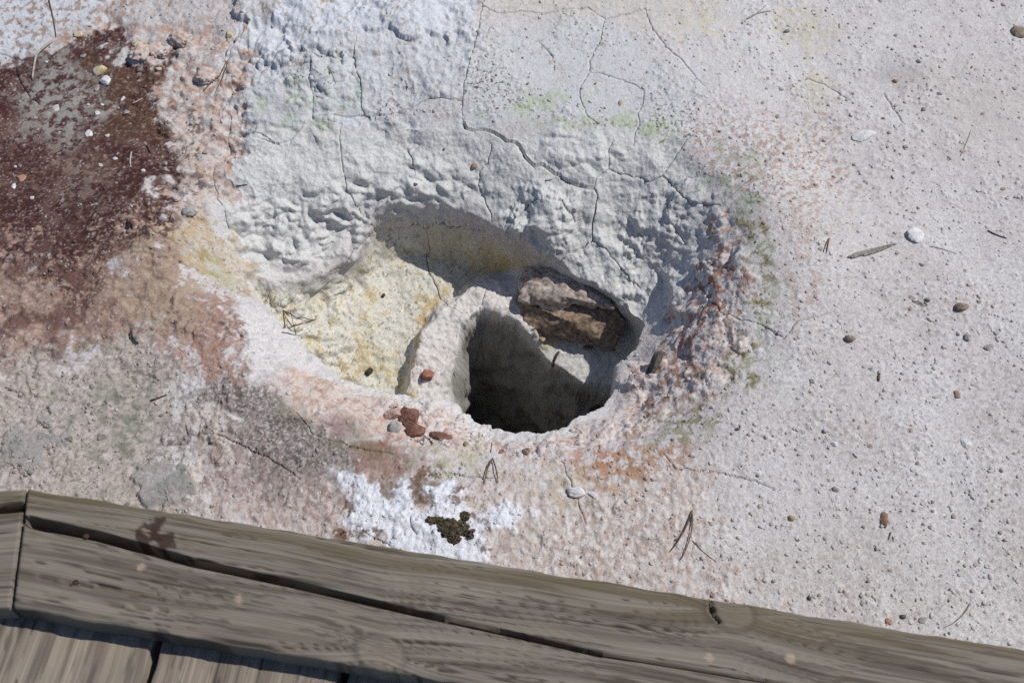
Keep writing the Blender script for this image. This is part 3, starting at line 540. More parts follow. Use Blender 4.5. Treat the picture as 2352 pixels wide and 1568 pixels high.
def raw_mesh(name, V, F, material, parent=None, smooth=True, C=None, G=None):
    me = bpy.data.meshes.new(name); me.from_pydata([tuple(v) for v in V], [], F)
    if smooth: me.polygons.foreach_set('use_smooth', [True]*len(me.polygons))
    if C is not None:
        a = me.color_attributes.new('mineral', 'FLOAT_COLOR', 'POINT'); a.data.foreach_set('color', np.concatenate([C, np.ones((len(C), 1))], -1).astype(f4).ravel())
    if G is not None:
        a = me.attributes.new('grain', 'FLOAT_VECTOR', 'POINT'); a.data.foreach_set('vector', np.asarray(G, f4).ravel())
    me.materials.append(material); o = bpy.data.objects.new(name, me); scene.collection.objects.link(o); o.parent = parent
    if parent: o.location = -parent.location
    return o

def board(name, A, B, C, D, ztop, th, ns, nt, seed, parent, base, dark, knots=(), groove=None, olive=None, stains=(), nmain=1):
    """a weathered board: A-B outer edge, D-C inner edge (world xy). The top carries grain relief, checks and knots."""
    A, B, C, D = [np.asarray(p, float)[:2] for p in (A, B, C, D)]
    Ls = np.hypot(*(B - A)); Ws = np.hypot(*(D - A))
    r_ = .004
    tt = np.concatenate([[0, r_*.15/Ws, r_*.5/Ws], np.linspace(r_/Ws, 1 - r_/Ws, nt), [1 - r_*.5/Ws, 1 - r_*.15/Ws, 1]]); ss = np.linspace(0, 1, ns)
    Sg, Tg = np.meshgrid(ss, tt)
    if groove is not None:                       # rows of the grid follow the main check
        gp = np.concatenate([np.array(g[3]) for g in groove[:nmain]]); tg = np.interp(Sg*Ls, gp[:, 0], gp[:, 1])/Ws; tm0 = float(np.median(tg))
        Tg = np.where(Tg < tm0, Tg*tg/tm0, 1 - (1 - Tg)*(1 - tg)/(1 - tm0))
    P = ((A + (B - A)*Sg[..., None])*(1 - Tg[..., None]) + (D + (C - D)*Sg[..., None])*Tg[..., None])
    sm, tm = Sg*Ls, Tg*Ws
    gs, gt = sm.copy(), tm + .006*fbm(sm*.35, tm, .09, 2, seed)          # the grain wanders
    kn = np.zeros(sm.shape)
    for ks, kt, kr in knots:
        dx, dy = (sm - ks), (tm - kt); rr = np.hypot(dx*.75, dy); gt = gt + np.sign(dy + 1e-6)*kr*.7*np.exp(-(np.abs(dx)/(kr*2.6))**1.5)*np.exp(-np.abs(dy)/(kr*2.5)); kn = np.maximum(kn, sst(kr, kr*.75, rr))
    band = fbm(gs*.05, gt, .015, 3, seed + 3, .6); line = fbm(gs*.014, gt, .0036, 3, seed + 7, .7)
    h = .0007*band + .0006*line + kn*.0016
    ed = np.minimum(tm, Ws - tm); h = h - r_*(1 - np.sqrt(np.clip(1 - (1 - np.clip(ed/r_, 0, 1))**2, 0, 1)))
    lat = .0016*fbm(sm, tm*0, .05, 3, seed + 11)*sst(.01, 0, ed)
    colr = np.empty(sm.shape + (3,)); colr[:] = base
    def mix(m, c, op=1.): colr[:] = colr + (np.clip(m, 0, 1)*op)[..., None]*(np.asarray(c) - colr)
    mix(sst(-.05, .55, band), dark, .75); mix(sst(.18, .45, line), np.asarray(dark)*.6, .7); mix(sst(.2, .7, -band), np.asarray(base)*1.28, .5)
    mix(sst(.3, .8, fbm(sm*.5, tm, .06, 3, seed + 15)), np.asarray(base)*[.9, .9, .88], .6)
    l2_ = fbm(gs*.006, gt, .013, 2, seed + 41, .7); ck = sst(.06, .015, np.abs(l2_))*sst(-.3, .15, fbm(gs, gt*6, .14, 2, seed + 44)); h = h - .0011*ck; mix(ck, np.asarray(dark)*.42, .95)
    if olive is not None: mix(sst(.045, .012, tm)*sst(-.5, .4, band), olive, .7)
    mix(kn, np.asarray(base)*[1.06, 1.03, 1.], .5); 
    for ks, kt, kr in knots: rr = np.hypot((sm - ks)*.75, tm - kt); mix(sst(.25*kr, 0, np.abs(rr - kr)), np.asarray(dark)*.6, .35)
    for su, st_, sr, cc, op in stains: mix(sst(sr, sr*.6, np.hypot(sm - su, tm - st_) + .55*sr*fbm(sm, tm, .012, 3, seed + 21)), cc, op)
    if groove is not None:
        for g0, g1, dep, pts in groove:
            dd, _, _, fr = line_dist(np.array(pts), sm, tm); w = lerp(g0, g1, fr)
            h = h - dep*sst(w*1.15, w*.7, dd + .00015*fbm(sm, tm, .03, 2, seed + 31)); mix(sst(w*1.0, w*.5, dd), np.asarray(dark)*.6, .6)
    N_ = (D - A)/Ws
    Px = P[..., 0] + N_[0]*lat*np.where(Tg > .5, 1, -1); Py = P[..., 1] + N_[1]*lat*np.where(Tg > .5, 1, -1)
    V = np.stack([Px, Py, ztop + h], -1); nT = len(tt); V = V.reshape(-1, 3); idx = np.arange(ns*nT).reshape(nT, ns)
    F = [(a, b, c, d) for a, b, c, d in zip(idx[:-1, :-1].ravel(), idx[1:, :-1].ravel(), idx[1:, 1:].ravel(), idx[:-1, 1:].ravel())]
    ring = list(idx[0, :]) + list(idx[1:, -1]) + list(idx[-1, -2::-1]) + list(idx[-2:0:-1, 0]); nb = len(ring); base_i = len(V)
    lowr = V[ring].copy(); lowr[:, 2] = ztop - th; V = np.concatenate([V, lowr])
    for k in range(nb):
        a, b = ring[k], ring[(k+1) % nb]; F.append((a, b, base_i + (k+1) % nb, base_i + k))
    F.append(tuple(base_i + k for k in range(nb - 1, -1, -1)))
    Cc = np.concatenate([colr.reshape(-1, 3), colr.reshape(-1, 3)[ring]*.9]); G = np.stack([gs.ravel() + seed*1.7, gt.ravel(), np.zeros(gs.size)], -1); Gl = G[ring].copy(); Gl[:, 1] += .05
    return raw_mesh(name, V, F, M_wood, parent, True, Cc, np.concatenate([G, Gl])), (A, B, C, D, Ls, Ws)

ZR, ZD = .28, .246
bw = empty('boardwalk', (0, .2, 0)); tag(bw, 'weathered grey wooden boardwalk with raised edge boards beside the pit', 'boardwalk')
W_base, W_dark, W_olive = S(127, 119, 107), S(91, 82, 72), S(108, 97, 73)
P_base, P_dark = S(146, 135, 122), S(114, 103, 94)
A = at(65, 1121, ZR); B0 = at(2352, 1490, ZR); D_ = at(33, 1392, ZR); e = (B0 - A)/np.hypot(*(B0 - A)); nrm = np.array([e[1], -e[0]])  # nrm points to the walker
wid = .128; Lr = 1.62
B = A + e*Lr; Din = A + nrm*wid + e*np.dot(D_ - A, e); C = A + e*Lr + nrm*wid
def bcoord(u, v): p = at(u, v, ZR) - A; return (float(np.dot(p, e)), float(np.dot(p, nrm)))
gro = [(.0062, .0040, .024, [bcoord(50, 1196), bcoord(200, 1228), bcoord(420, 1290), bcoord(640, 1338)]), (.0040, .0022, .022, [bcoord(640, 1338), bcoord(900, 1400), bcoord(1080, 1440), bcoord(1350, 1502)]), (.0022, .0010, .008, [bcoord(1350, 1502), bcoord(1700, 1560), bcoord(1900, 1590)]),
       (.0012, .0008, .006, [bcoord(40, 1322), bcoord(110, 1338), bcoord(200, 1345), bcoord(330, 1375)]), (.001, .0008, .005, [bcoord(60, 1362), bcoord(190, 1385), bcoord(330, 1400)]), (.0022, .0012, .010, [bcoord(1630, 1386), bcoord(1632, 1410), bcoord(1645, 1430)])]
kn = [(*bcoord(822, 1500), .020), (*bcoord(1672, 1408), .019)]
sta = [(*bcoord(u, v), r, S(62, 44, 36), .92) for u, v, r in ((345, 1207, .0125), (315, 1236, .0105), (362, 1240, .0125), (340, 1226, .009))] + [(*bcoord(u, v), r, S(178, 156, 138), .7) for u, v, r in ((292, 1300, .005), (510, 1372, .005), (1800, 1510, .006), (1610, 1510, .005))]
edge_b, _ = board('edge_board', A, B, C, Din, ZR, .0335, 620, 84, 301, bw, W_base, W_dark, kn, gro, W_olive, sta, 3)
# the neighbouring edge board, where the walk turns
lA2 = at(57, 1121, ZR); lB2 = at(24, 1386, ZR); el = np.array([cos(radians(3)), sin(radians(3))]); L2 = .5
def lcoord(u, v): p = at(u, v, ZR) - (lA2 - el*L2); q = np.array([el[1], -el[0]]); return (float(np.dot(p, el)), float(np.dot(p, q)))
gl = [(.0042, .0052, .022, [lcoord(-600, 1215), lcoord(-100, 1176), lcoord(56, 1161)])]
board('edge_board', lA2 - el*L2, lA2, lB2 + nrm*.004, lB2 + nrm*.004 - el*L2, ZR, .0335, 160, 70, 331, bw, W_base*.95, W_dark, (), gl, W_olive)
# deck planks at right angles to the edge
g1 = float(np.dot(at(353, 1500, ZD) - A, e)); g2 = float(np.dot(at(788, 1556, ZD) - A, e)); pitch = g2 - g1; gap = .0085
for k in range(-3, 6):
    a0 = g1 + k*pitch + gap/2; a1 = g1 + (k+1)*pitch - gap/2
    p0 = A + e*a0 + nrm*.03; p1 = A + e*a1 + nrm*.03; ln = 1.25
    vis = k in (-1, 0, 1)
    board('deck_plank', p0, p0 + nrm*ln, p1 + nrm*ln, p1, ZD, .038, 240 if vis else 30, 64 if vis else 14, 351 + 9*k, bw, P_base*(1 + .06*((k*37) % 5 - 2)/2), P_dark)
def joist(off, w, z0, z1):
    a = A + nrm*off - e*.9; b = A + nrm*off + e*1.7
    V = []; 
    for p in (a, b):
        for dn in (0, w):
            for z in (z0, z1): V.append((*(p + nrm*dn), z))
    F = [(0,1,3,2),(4,6,7,5),(0,4,5,1),(2,3,7,6),(0,2,6,4),(1,5,7,3)]
    raw_mesh('joist', V, F, M_wood, bw, False, np.tile(W_dark, (8, 1)), [(i*.1, .02*i, 0) for i in range(8)])
joist(.045, .045, .055, ZD - .0385); joist(1.05, .045, .055, ZD - .0385)
for off in (.09, 1.0):
    for q_ in (-.7, .35, 1.4):
        c = A + e*q_ + nrm*(off + .05); V = [(*(c + e*dx + nrm*dy), z) for dx in (-.045, .045) for dy in (-.045, .045) for z in (-.15, ZD - .04)]
        raw_mesh('post', V, [(0,1,3,2),(4,6,7,5),(0,4,5,1),(2,3,7,6),(0,2,6,4),(1,5,7,3)], M_wood, bw, False, np.tile(W_dark, (8, 1)), [(i*.1, .02*i, 0) for i in range(8)])

M_rust = mineral('rusty_iron', (S(48, 34, 28), S(84, 56, 44)), rough=.8, fine=900)
def ico(sub=1):
    t = (1 + 5**.5)/2; V = [(-1,t,0),(1,t,0),(-1,-t,0),(1,-t,0),(0,-1,t),(0,1,t),(0,-1,-t),(0,1,-t),(t,0,-1),(t,0,1),(-t,0,-1),(-t,0,1)]
    F = [(0,11,5),(0,5,1),(0,1,7),(0,7,10),(0,10,11),(1,5,9),(5,11,4),(11,10,2),(10,7,6),(7,1,8),(3,9,4),(3,4,2),(3,2,6),(3,6,8),(3,8,9),(4,9,5),(2,4,11),(6,2,10),(8,6,7),(9,8,1)]
    V = [np.array(v)/np.linalg.norm(v) for v in V]
    for _ in range(sub - 1):
        ca = {}; F2 = []
        def mid(a, b):
            k_ = (min(a, b), max(a, b))
            if k_ not in ca: m_ = V[a] + V[b]; V.append(m_/np.linalg.norm(m_)); ca[k_] = len(V) - 1
            return ca[k_]
        for a, b, c in F: ab, bc, ac = mid(a, b), mid(b, c), mid(a, c); F2 += [(a, ab, ac), (b, bc, ab), (c, ac, bc), (ab, bc, ac)]
        F = F2
    return np.array(V), F
for u, v in ((197, 1231), (173, 1337)):
    c = at(u, v, ZR); V, F = ico(2); V = V*[.0035, .0035, .0022] + [c[0], c[1], ZR - .0005]
    raw_mesh('nail', V, F, M_rust, edge_b).location = (0, 0, 0)

# ------------------------------------------------------------------ stones, clods, needles and chips lying on the ground
bpy.context.view_layer.update()
CO = Vector((0, 0, CAM_H))
def cast(u, v):
    dx, dy, dz = rays(u, v); ok, p, n, _ = ground.ray_cast(CO, Vector((float(dx), float(dy), float(dz))).normalized())
    return (Vector(p), Vector(n)) if ok else (Vector((*at(u, v), 0)), Vector((0, 0, 1)))
def down(x, y):
    ok, p, n, _ = ground.ray_cast(Vector((x, y, .6)), Vector((0, 0, -1)))
    return (Vector(p), Vector(n)) if ok else (Vector((x, y, 0)), Vector((0, 0, 1)))
def n3d(V, wl, s, o=2, billow=False): V = np.asarray(V, float); return fbm3(V[:, 0] + s*3.1, V[:, 1] - s*1.7, V[:, 2] + s*.9, wl, o, s % 50 + 300, .5, billow)
def rock_verts(sub, seed, rough=.25, facet=.0, sq=(1, 1, 1)):
    V, F = ico(sub); V = np.sign(V)*np.abs(V)**(.62 if facet >= .9 else .85); r = np.random.default_rng(seed); d = 1 + rough*n3d(V, .9, seed, 3)
    if facet:                                                # knock flat faces onto it
        for _ in range(15):
            nn = r.normal(size=3); nn /= np.linalg.norm(nn); c = r.uniform(.52, .86); t = (V*d[:, None])@nn; d = np.where(t > c, d*lerp(1, c/np.maximum(t, 1e-6), facet), d)
    d = d*(1 + (.09 + .55*max(0, rough - .3))*n3d(V, .34, seed + 9, 3, rough > .35))
    return V*d[:, None]*np.array(sq), F
MS = {}
def stone_mat(key):
    if key not in MS:
        a, b = {'white': (S(200, 198, 196), S(226, 226, 226)), 'grey': (S(140, 136, 134), S(176, 172, 170)), 'dark': (S(84, 82, 80), S(122, 118, 114)), 'brown': (S(124, 109, 96), S(158, 142, 127)), 'red': (S(136, 92, 80), S(168, 120, 106)),
          'redbrown': (S(110, 76, 66), S(146, 106, 94)), 'pink': (S(172, 138, 130), S(198, 172, 164)), 'pale': (S(186, 178, 172), S(214, 208, 204)), 'rock': (S(120, 102, 86), S(168, 150, 134)), 'yellow': (S(204, 198, 186), S(196, 170, 96)),
          'orange': (S(164, 122, 98), S(186, 152, 130)), 'green': (S(112, 116, 106), S(150, 150, 138)), 'slate': (S(144, 124, 110), S(204, 196, 187)), 'umber': (S(118, 97, 82), S(172, 152, 133)), 'tan': (S(168, 146, 112), S(196, 180, 152)), 'clod': (S(184, 158, 144), S(210, 200, 194))}[key]
        MS[key] = mineral('stone_' + key, (a, b), rough=.85, fine=420, bump=.4, var=.14)
    return MS[key]
def stone(u, v, w, key, label, cat='stone', h=.55, d=.8, rot=0, facet=.85, rough=.3, seed=1, name='stone', sink=.40, sub=4, group=None, tilt=0., up=False):
    """w, d: width and depth in picture pixels; h: height as a share of the width"""
    p, n = cast(u, v); sc = (CAM_H - p.z)/sin(PITCH)/FPX*.5; V, F = rock_verts(sub, seed, rough, facet, (w*sc, w*d*sc, w*h*sc))
    o = raw_mesh(name, V, F, stone_mat(key), None, facet < .9); q = Vector((0, 0, 1)) if up else (n*.6 + Vector((0, 0, .4))).normalized()
    o.rotation_euler = (Vector((0, 0, 1)).rotation_difference(q).to_matrix() @ Matrix.Rotation(radians(rot), 3, 'Z') @ Matrix.Rotation(radians(tilt), 3, 'X')).to_euler()
    o.location = p + q*(w*h*sc*(1 - 2*sink)); return tag(o, label, cat, group)

ST = [ # u, v, width px, material, label, extra
 (229,166,44,'yellow','white stone with yellow patch, larger of the pair on the maroon stain',dict(h=.5,d=.7,rot=20)),
 (243,187,34,'white','small white angular stone touching a yellow-topped stone on the maroon stain',dict(h=.6,d=.9,rot=-20)),
 (224,203,16,'grey','thin grey chip below the pair of white stones',dict(h=.4,d=1.6)),
 (129,249,28,'pale','flat pinkish pebble on the grey part of the maroon stain',dict(h=.3)),
 (107,144,11,'white','tiny round white pebble beside the pale curved stem',dict(h=.7)),
 (204,308,22,'white','hollow shell-like white flake in the middle of the maroon stain',dict(h=.3,d=1.2,rot=30)),
 (247,313,17,'pale','rounded cream pebble in the middle of the maroon stain',dict(h=.7)),
 (231,381,14,'pale','small cream pebble on the lower maroon stain',dict(h=.7)),
 (264,366,18,'white','white lumpy pebble on the lower maroon stain',dict(h=.6)),
 (329,394,15,'white','bright white pebble at the right edge of the maroon stain',dict(h=.8)),
 (291,259,24,'grey','grey-white angular stone on the upper right of the maroon stain',dict(h=.5)),
 (224,261,19,'white','chalky white fragment below the tallest stones on the maroon stain',dict(h=.4)),
 (234,241,12,'white','small white fragment left of the grey-white angular stone',dict(h=.5)),
 (204,241,10,'white','tiny white fragment at the left of the chalk scatter',dict(h=.6)),
 (283,227,13,'white','white splinter pointing at the rubble on the maroon stain',dict(h=.4,d=1.5,rot=-30)),
 (50,410,30,'orange','flat orange-red stone at the far left of the maroon stain',dict(h=.35,rot=20)),
 (32,428,13,'white','white upright chip below the orange-red stone',dict(h=.5,d=1.7)),
 (74,455,14,'white','round white pebble below the orange-red stone',dict(h=.8)),
 (36,384,10,'white','small white pebble above the orange-red stone',dict(h=.7)),
 (192,129,22,'grey','elongated grey-white chip above the pair of white stones',dict(h=.35,d=.5,rot=25)),
 (182,81,26,'yellow','cream stone with orange top near the upper left corner',dict(h=.6)),
 (321,125,58,'clod','pinkish clod with a yellow crest in the upper left rubble',dict(h=.6,facet=.3,rough=.5,sink=.4,d=1.0)),
 (318,104,26,'yellow','ochre crust lump capping the pinkish clod',dict(h=.4,facet=.2,sink=.2)),
 (356,118,50,'clod','pinkish clod leaning against the yellow-crested clod',dict(h=.55,facet=.3,rough=.5,sink=.4,d=1.3,rot=40)),
 (413,92,60,'clod','rough pink and grey clod at the top of the rubble',dict(h=.65,facet=.3,rough=.55,sink=.35)),
 (474,176,70,'clod','wide flat-topped clod beside the two long curved needles',dict(h=.45,facet=.4,rough=.4,sink=.45,d=.9,rot=-20)),
 (365,160,20,'yellow','small bright yellow pebble in the rubble',dict(h=.6)),
 (526,82,20,'yellow','white stone with mustard top on the blue-white crust',dict(h=.9,d=1.3)),
 (573,43,9,'yellow','tiny mustard grain on the blue-white crust',dict(h=.6)),
 (435,488,34,'grey','round grey knob at the edge between maroon stain and pit',dict(h=.6,facet=.2)),
 (405,456,22,'clod','cream and pink nodule left of the pit wall',dict(h=.6,facet=.3)),
 (472,350,14,'grey','grey round pebble in the pink ground left of the pit wall',dict(h=.7)),
 (982,864,40,'red','brick-red angular stone lying on the white curb of the vent',dict(h=.75,d=1.2,facet=1,rough=.12,rot=8)),
 (1198,657,30,'white','upright white sliver of stone beside the brown rock in the pit',dict(h=1.1,d=1.2,facet=.9,rot=30,sink=.25)),
 (909,953,46,'pink','pink block in the broken near rim of the pit',dict(h=.7,d=1.0,facet=1,rough=.12)),
 (942,962,58,'redbrown','dark red-brown stone wedged in the near rim of the pit',dict(h=.6,d=.9,facet=.9,rot=-30)),
 (953,990,46,'redbrown','crumbly red-brown stone below the wedged one on the near rim',dict(h=.55,facet=.6)),
 (908,982,38,'grey','shiny grey-white chip on the near rim of the pit',dict(h=.4,d=.9,facet=1,rot=30)),
 (1016,1001,66,'redbrown','flat rust-brown flake lying along the near rim',dict(h=.22,d=.35,facet=.6,rot=-15)),
 (1209,1037,22,'brown','brown knob on the pale ground below the vent',dict(h=.6,facet=.2)),
 (1150,1038,22,'red','flat reddish chip on the pale ground below the vent',dict(h=.3,facet=1)),
 (1069,1020,14,'brown','small round brown pebble on the near rim left of the fallen needles',dict(h=.7)),
 (1025,1021,18,'pale','flat pale pebble on the greenish near rim',dict(h=.4)),
 (1981,312,62,'white','large pale flat flake half sunk in the ground at upper right',dict(h=.16,d=.6,facet=.6,rot=20,sink=.3)),
 (2102,541,46,'white','smooth white oval pebble lying flat on the right ground',dict(h=.25,d=.95,facet=.2,rough=.1,sink=.2)),
 (2208,708,38,'rock','tan wedge-shaped stone casting a shadow on the right ground',dict(h=.5,d=.6,facet=.8,rot=-15,sink=.1)),
 (1951,781,28,'brown','brown angular stone alone on the right ground',dict(h=.6,d=.7,facet=.8,sink=.15)),
 (2221,776,20,'grey','grey egg-shaped pebble below the tan wedge-shaped stone',dict(h=.7,d=1.2)),
 (2268,798,26,'grey','flat triangular grey stone near the right edge',dict(h=.4,facet=1,rot=30)),
 (2198,906,17,'brown','rounded brown pebble on the smooth right ground',dict(h=.7,d=1.1)),
 (2216,1016,30,'white','square white stone set in the right ground',dict(h=.3,facet=.8)),
 (1915,1020,20,'white','round white pebble right of the mossy rim patch',dict(h=.7)),
 (1695,985,12,'dark','dark grey cube-like pebble below the right rim',dict(h=.8,facet=1)),
 (2131,690,18,'grey','round grey pebble at the end of the split needle',dict(h=.8)),
 (1818,1190,18,'tan','tan pebble with dark side left of the brown wood chip',dict(h=.8,facet=.6)),
 (1919,1124,17,'grey','round grey pebble in the white bloom above the wood chip',dict(h=.8)),
 (2041,1426,20,'orange','orange-brown pebble just above the boardwalk edge',dict(h=.5)),
 (1860,1374,11,'dark','dark blue-grey round pebble near the boardwalk',dict(h=.9)),
 (2120,1423,20,'grey','flat grey pebble near the faint curved needle',dict(h=.4)),
 (2075,1416,18,'dark','dark brown pebble just above the boardwalk edge',dict(h=.6)),
 (1425,237,16,'tan','square cream pebble on the cracked crest above the pit',dict(h=.7,d=1.3,facet=1)),
 (1368,193,10,'tan','small round cream pebble on the cracked crest',dict(h=.8)),
 (1808,72,20,'grey','grey oval pebble at the edge of the sulphur stain',dict(h=.6,d=.7,rot=35)),
 (2057,187,17,'orange','rusty orange pebble by the grey smudge at upper right',dict(h=.7)),
 (2338,75,40,'brown','brown lump cut by the right edge of the picture',dict(h=.5,d=1.2,facet=.4)),
 (1090,382,20,'orange','crumb of tan rock on the pale pit wall',dict(h=.5,facet=.6)),
 (954,424,12,'dark','tiny dark grey stone on the pit wall',dict(h=.8)),
 (1020,343,9,'dark','tiny black speck of stone high on the pit wall',dict(h=.6)),
 (1363,1137,26,'white','bright white pebble by the orange-brown patch below the pit',dict(h=.6,d=.9)),
 (1322,1130,44,'white','broad pale nodule by the orange-brown patch below the pit',dict(h=.4,d=.6,facet=.3)),
 (1246,776,30,'tan','tan broken stone at the foot of the brown rocks above the vent',dict(h=.6,facet=.9,rot=20)),
 (1300,786,22,'pale','pale fragment on the lit shelf right of the tan broken stone',dict(h=.6,facet=.9,rot=50)),
 (1352,800,26,'rock','brown fragment fallen onto the lit shelf above the vent',dict(h=.5,facet=.9,rot=-30)),
 (1590,1045,18,'pale','pale pebble in the speckled ground below the right rim',dict(h=.6)),
]
for i, (u, v, w, key, label, kw) in enumerate(ST): stone(u, v, w, key, label, seed=400 + i, **kw)

# the two brown rocks in the back wall of the pit
def slab(name, pts, z0, z1, thick, key, label, seed, lean=(0, 0)):
    """angular rock: a picture outline set at its own depth, given real thickness behind and roughened"""
    n = len(pts); P0 = np.array([[*at(u, v, lerp(z0, z1, k/(n-1)) if False else z), z] for (u, v, z), k in zip(pts, range(n))])
    back = P0 + np.array([lean[0], lean[1] + thick, -thick*.25]); cen = P0.mean(0) + [0, -.008, .012]
    import bmesh
    bm = bmesh.new(); f_ = [bm.verts.new(p) for p in P0]; b_ = [bm.verts.new(p) for p in back]; c_ = bm.verts.new(cen)
    for k in range(n):
        k2 = (k+1) % n; bm.faces.new((f_[k], f_[k2], c_)); bm.faces.new((f_[k2], f_[k], b_[k], b_[k2]))
    bm.faces.new(b_[::-1]); bmesh.ops.recalc_face_normals(bm, faces=bm.faces); bmesh.ops.triangulate(bm, faces=bm.faces)
    for _ in range(4): bmesh.ops.subdivide_edges(bm, edges=bm.edges[:], cuts=1, use_grid_fill=True)
    co = np.array([v.co for v in bm.verts]); nn = np.array([v.normal for v in bm.verts]); bm.normal_update(); nn = np.array([v.normal for v in bm.verts])
    dd = .003*n3d(co, .03, seed, 3, True) + .0012*n3d(co, .008, seed + 3, 2)
    for v, p, q, d in zip(bm.verts, co, nn, dd): v.co = p + q*d
    me = bpy.data.meshes.new(name); bm.to_mesh(me); bm.free(); me.polygons.foreach_set('use_smooth', [True]*len(me.polygons)); me.materials.append(stone_mat(key))
    o = bpy.data.objects.new(name, me); scene.collection.objects.link(o); return tag(o, label, 'rock')
slab('rock', [(1194,688,-.178),(1207,642,-.160),(1281,626,-.146),(1355,662,-.146),(1412,708,-.160),(1351,708,-.170),(1322,697,-.170),(1277,720,-.183)], 0, 0, .06, 'slate', 'upper brown rock slab jutting from the back wall of the pit', 611)
slab('rock', [(1190,696,-.192),(1240,708,-.182),(1272,726,-.180),(1324,705,-.174),(1416,712,-.176),(1436,744,-.190),(1412,806,-.225),(1277,770,-.215),(1202,762,-.217)], 0, 0, .065, 'umber', 'lower brown rock with a curved notch above the vent', 612)


# ------------------------------------------------------------------ pebbles: the larger ones singly, the grit as one mass
def ground_at(x, y):
    i = np.clip(np.searchsorted(gx, x) - 1, 0, NX-2); j = np.clip(np.searchsorted(gy, y) - 1, 0, NY-2); a = (x - gx[i])/(gx[i+1] - gx[i]); b = (y - gy[j])/(gy[j+1] - gy[j])
    return (Z[j, i]*(1-a) + Z[j, i+1]*a)*(1-b) + (Z[j+1, i]*(1-a) + Z[j+1, i+1]*a)*b, j, i
PEBK = {'grey': (S(142, 138, 135), S(174, 169, 165)), 'dark grey': (S(108, 104, 101), S(138, 133, 129)), 'tan': (S(160, 146, 130), S(186, 174, 160)), 'whitish': (S(190, 186, 183), S(214, 211, 209)), 'pinkish': (S(172, 150, 142), S(196, 180, 174)), 'greenish grey': (S(122, 124, 114), S(152, 152, 142)), 'brown': (S(118, 98, 84), S(148, 128, 112))}
PEB = {}
for kk, (ca, cb) in PEBK.items():
    mk = mineral('pebble_' + kk.replace(' ', '_'), (ca, cb), rough=.88, fine=1.6, bump=.3, var=.14, dist=.05); PEB[kk] = []
    for k in range(5):
        V, F = rock_verts(3, 700 + 7*k + len(kk), .30, .85, (1, .72 + .06*k, .46 + .05*(k % 4))); me = bpy.data.meshes.new('pebble'); me.from_pydata([tuple(v) for v in V], [], F); me.polygons.foreach_set('use_smooth', [True]*len(me.polygons)); me.materials.append(mk); PEB[kk].append(me)
taken = [(u, v, w) for u, v, w, *_ in ST]
def pebbles(count, region, wmin, wmax, kinds, where, group, seed, size='small'):
    """singles strewn over one patch of ground; kinds: colours in turn, each colour with its own label"""
    r = random.Random(seed); made = 0; P = np.array(region, float); x0, y0 = P.min(0); x1, y1 = P.max(0)
    while made < count:
        u, v = r.uniform(x0, x1), r.uniform(y0, y1)
        if poly_sdf(P, np.array([u]), np.array([v]))[0] > 0: continue
        w = wmin + (wmax - wmin)*r.random()**2.4
        if any(math.hypot(u - a, v - b) < (w + c)*.75 for a, b, c in taken): continue
        taken.append((u, v, w)); p, nn = cast(u, v); sc = (CAM_H - p.z)/sin(PITCH)/FPX*.5*w; kk = kinds[r.randrange(len(kinds))]
        o = bpy.data.objects.new('pebble', PEB[kk][r.randrange(5)]); scene.collection.objects.link(o); o.scale = (sc, sc, sc*r.uniform(.7, 1.1))
        o.rotation_euler = (r.uniform(-.3, .3), r.uniform(-.3, .3), r.uniform(0, 6.28)); o.location = p + Vector((0, 0, sc*r.uniform(-.22, .08)))
        tag(o, f'{size} {kk} pebble {where}', 'pebble', f'{kk} pebbles {group}'); made += 1
RK = ['grey', 'grey', 'tan', 'whitish', 'whitish', 'pinkish']
pebbles(56, [(1640,0),(2352,0),(2352,330),(1950,330),(1700,260)], 9, 20, RK, 'in the ground above the large flat flake, upper right', 'at the upper right above the flat flake', 1)
pebbles(50, [(1850,330),(2352,330),(2352,720),(1830,720),(1880,520)], 8, 18, RK, 'in the ground around the grey stick and white oval', 'around the grey stick', 2)
pebbles(48, [(1800,720),(2352,720),(2352,1080),(1660,1080),(1720,1000)], 8, 18, RK, 'in the ground between stick and square white stone', 'at the middle right of the ground', 5)
pebbles(40, [(1650,1090),(2352,1090),(2352,1440),(1900,1380),(1660,1330)], 8, 18, RK, 'in the ground between square white stone and boardwalk', 'at the lower right by the boardwalk', 6)
pebbles(60, [(10,900),(150,850),(330,830),(400,880),(400,1050),(330,1060),(180,1110),(10,1090)], 8, 20, ['grey', 'greenish grey', 'greenish grey', 'pinkish', 'dark grey'], 'in the gravel between red slope and boardwalk', 'in the gravelly ground at lower left', 7)
pebbles(40, [(10,260),(200,250),(330,380),(360,520),(200,640),(10,640)], 4, 9, ['whitish', 'whitish', 'tan'], 'grain scattered on the lower maroon stain', 'on the maroon stain', 3, 'tiny')
pebbles(26, [(700,1130),(780,1200),(1150,1250),(1300,1130),(1640,1180),(1640,1330),(1300,1310),(1120,1290)], 7, 15, ['whitish', 'pinkish', 'brown'], 'in the mottled ground between the pit and the boardwalk', 'between the pit and the boardwalk', 4)
pebbles(26, [(20,580),(300,600),(460,700),(480,860),(330,790),(60,860)], 6, 14, ['brown', 'pinkish', 'grey'], 'on the brown-pink slope left of the pit', 'on the brown-pink slope', 8)

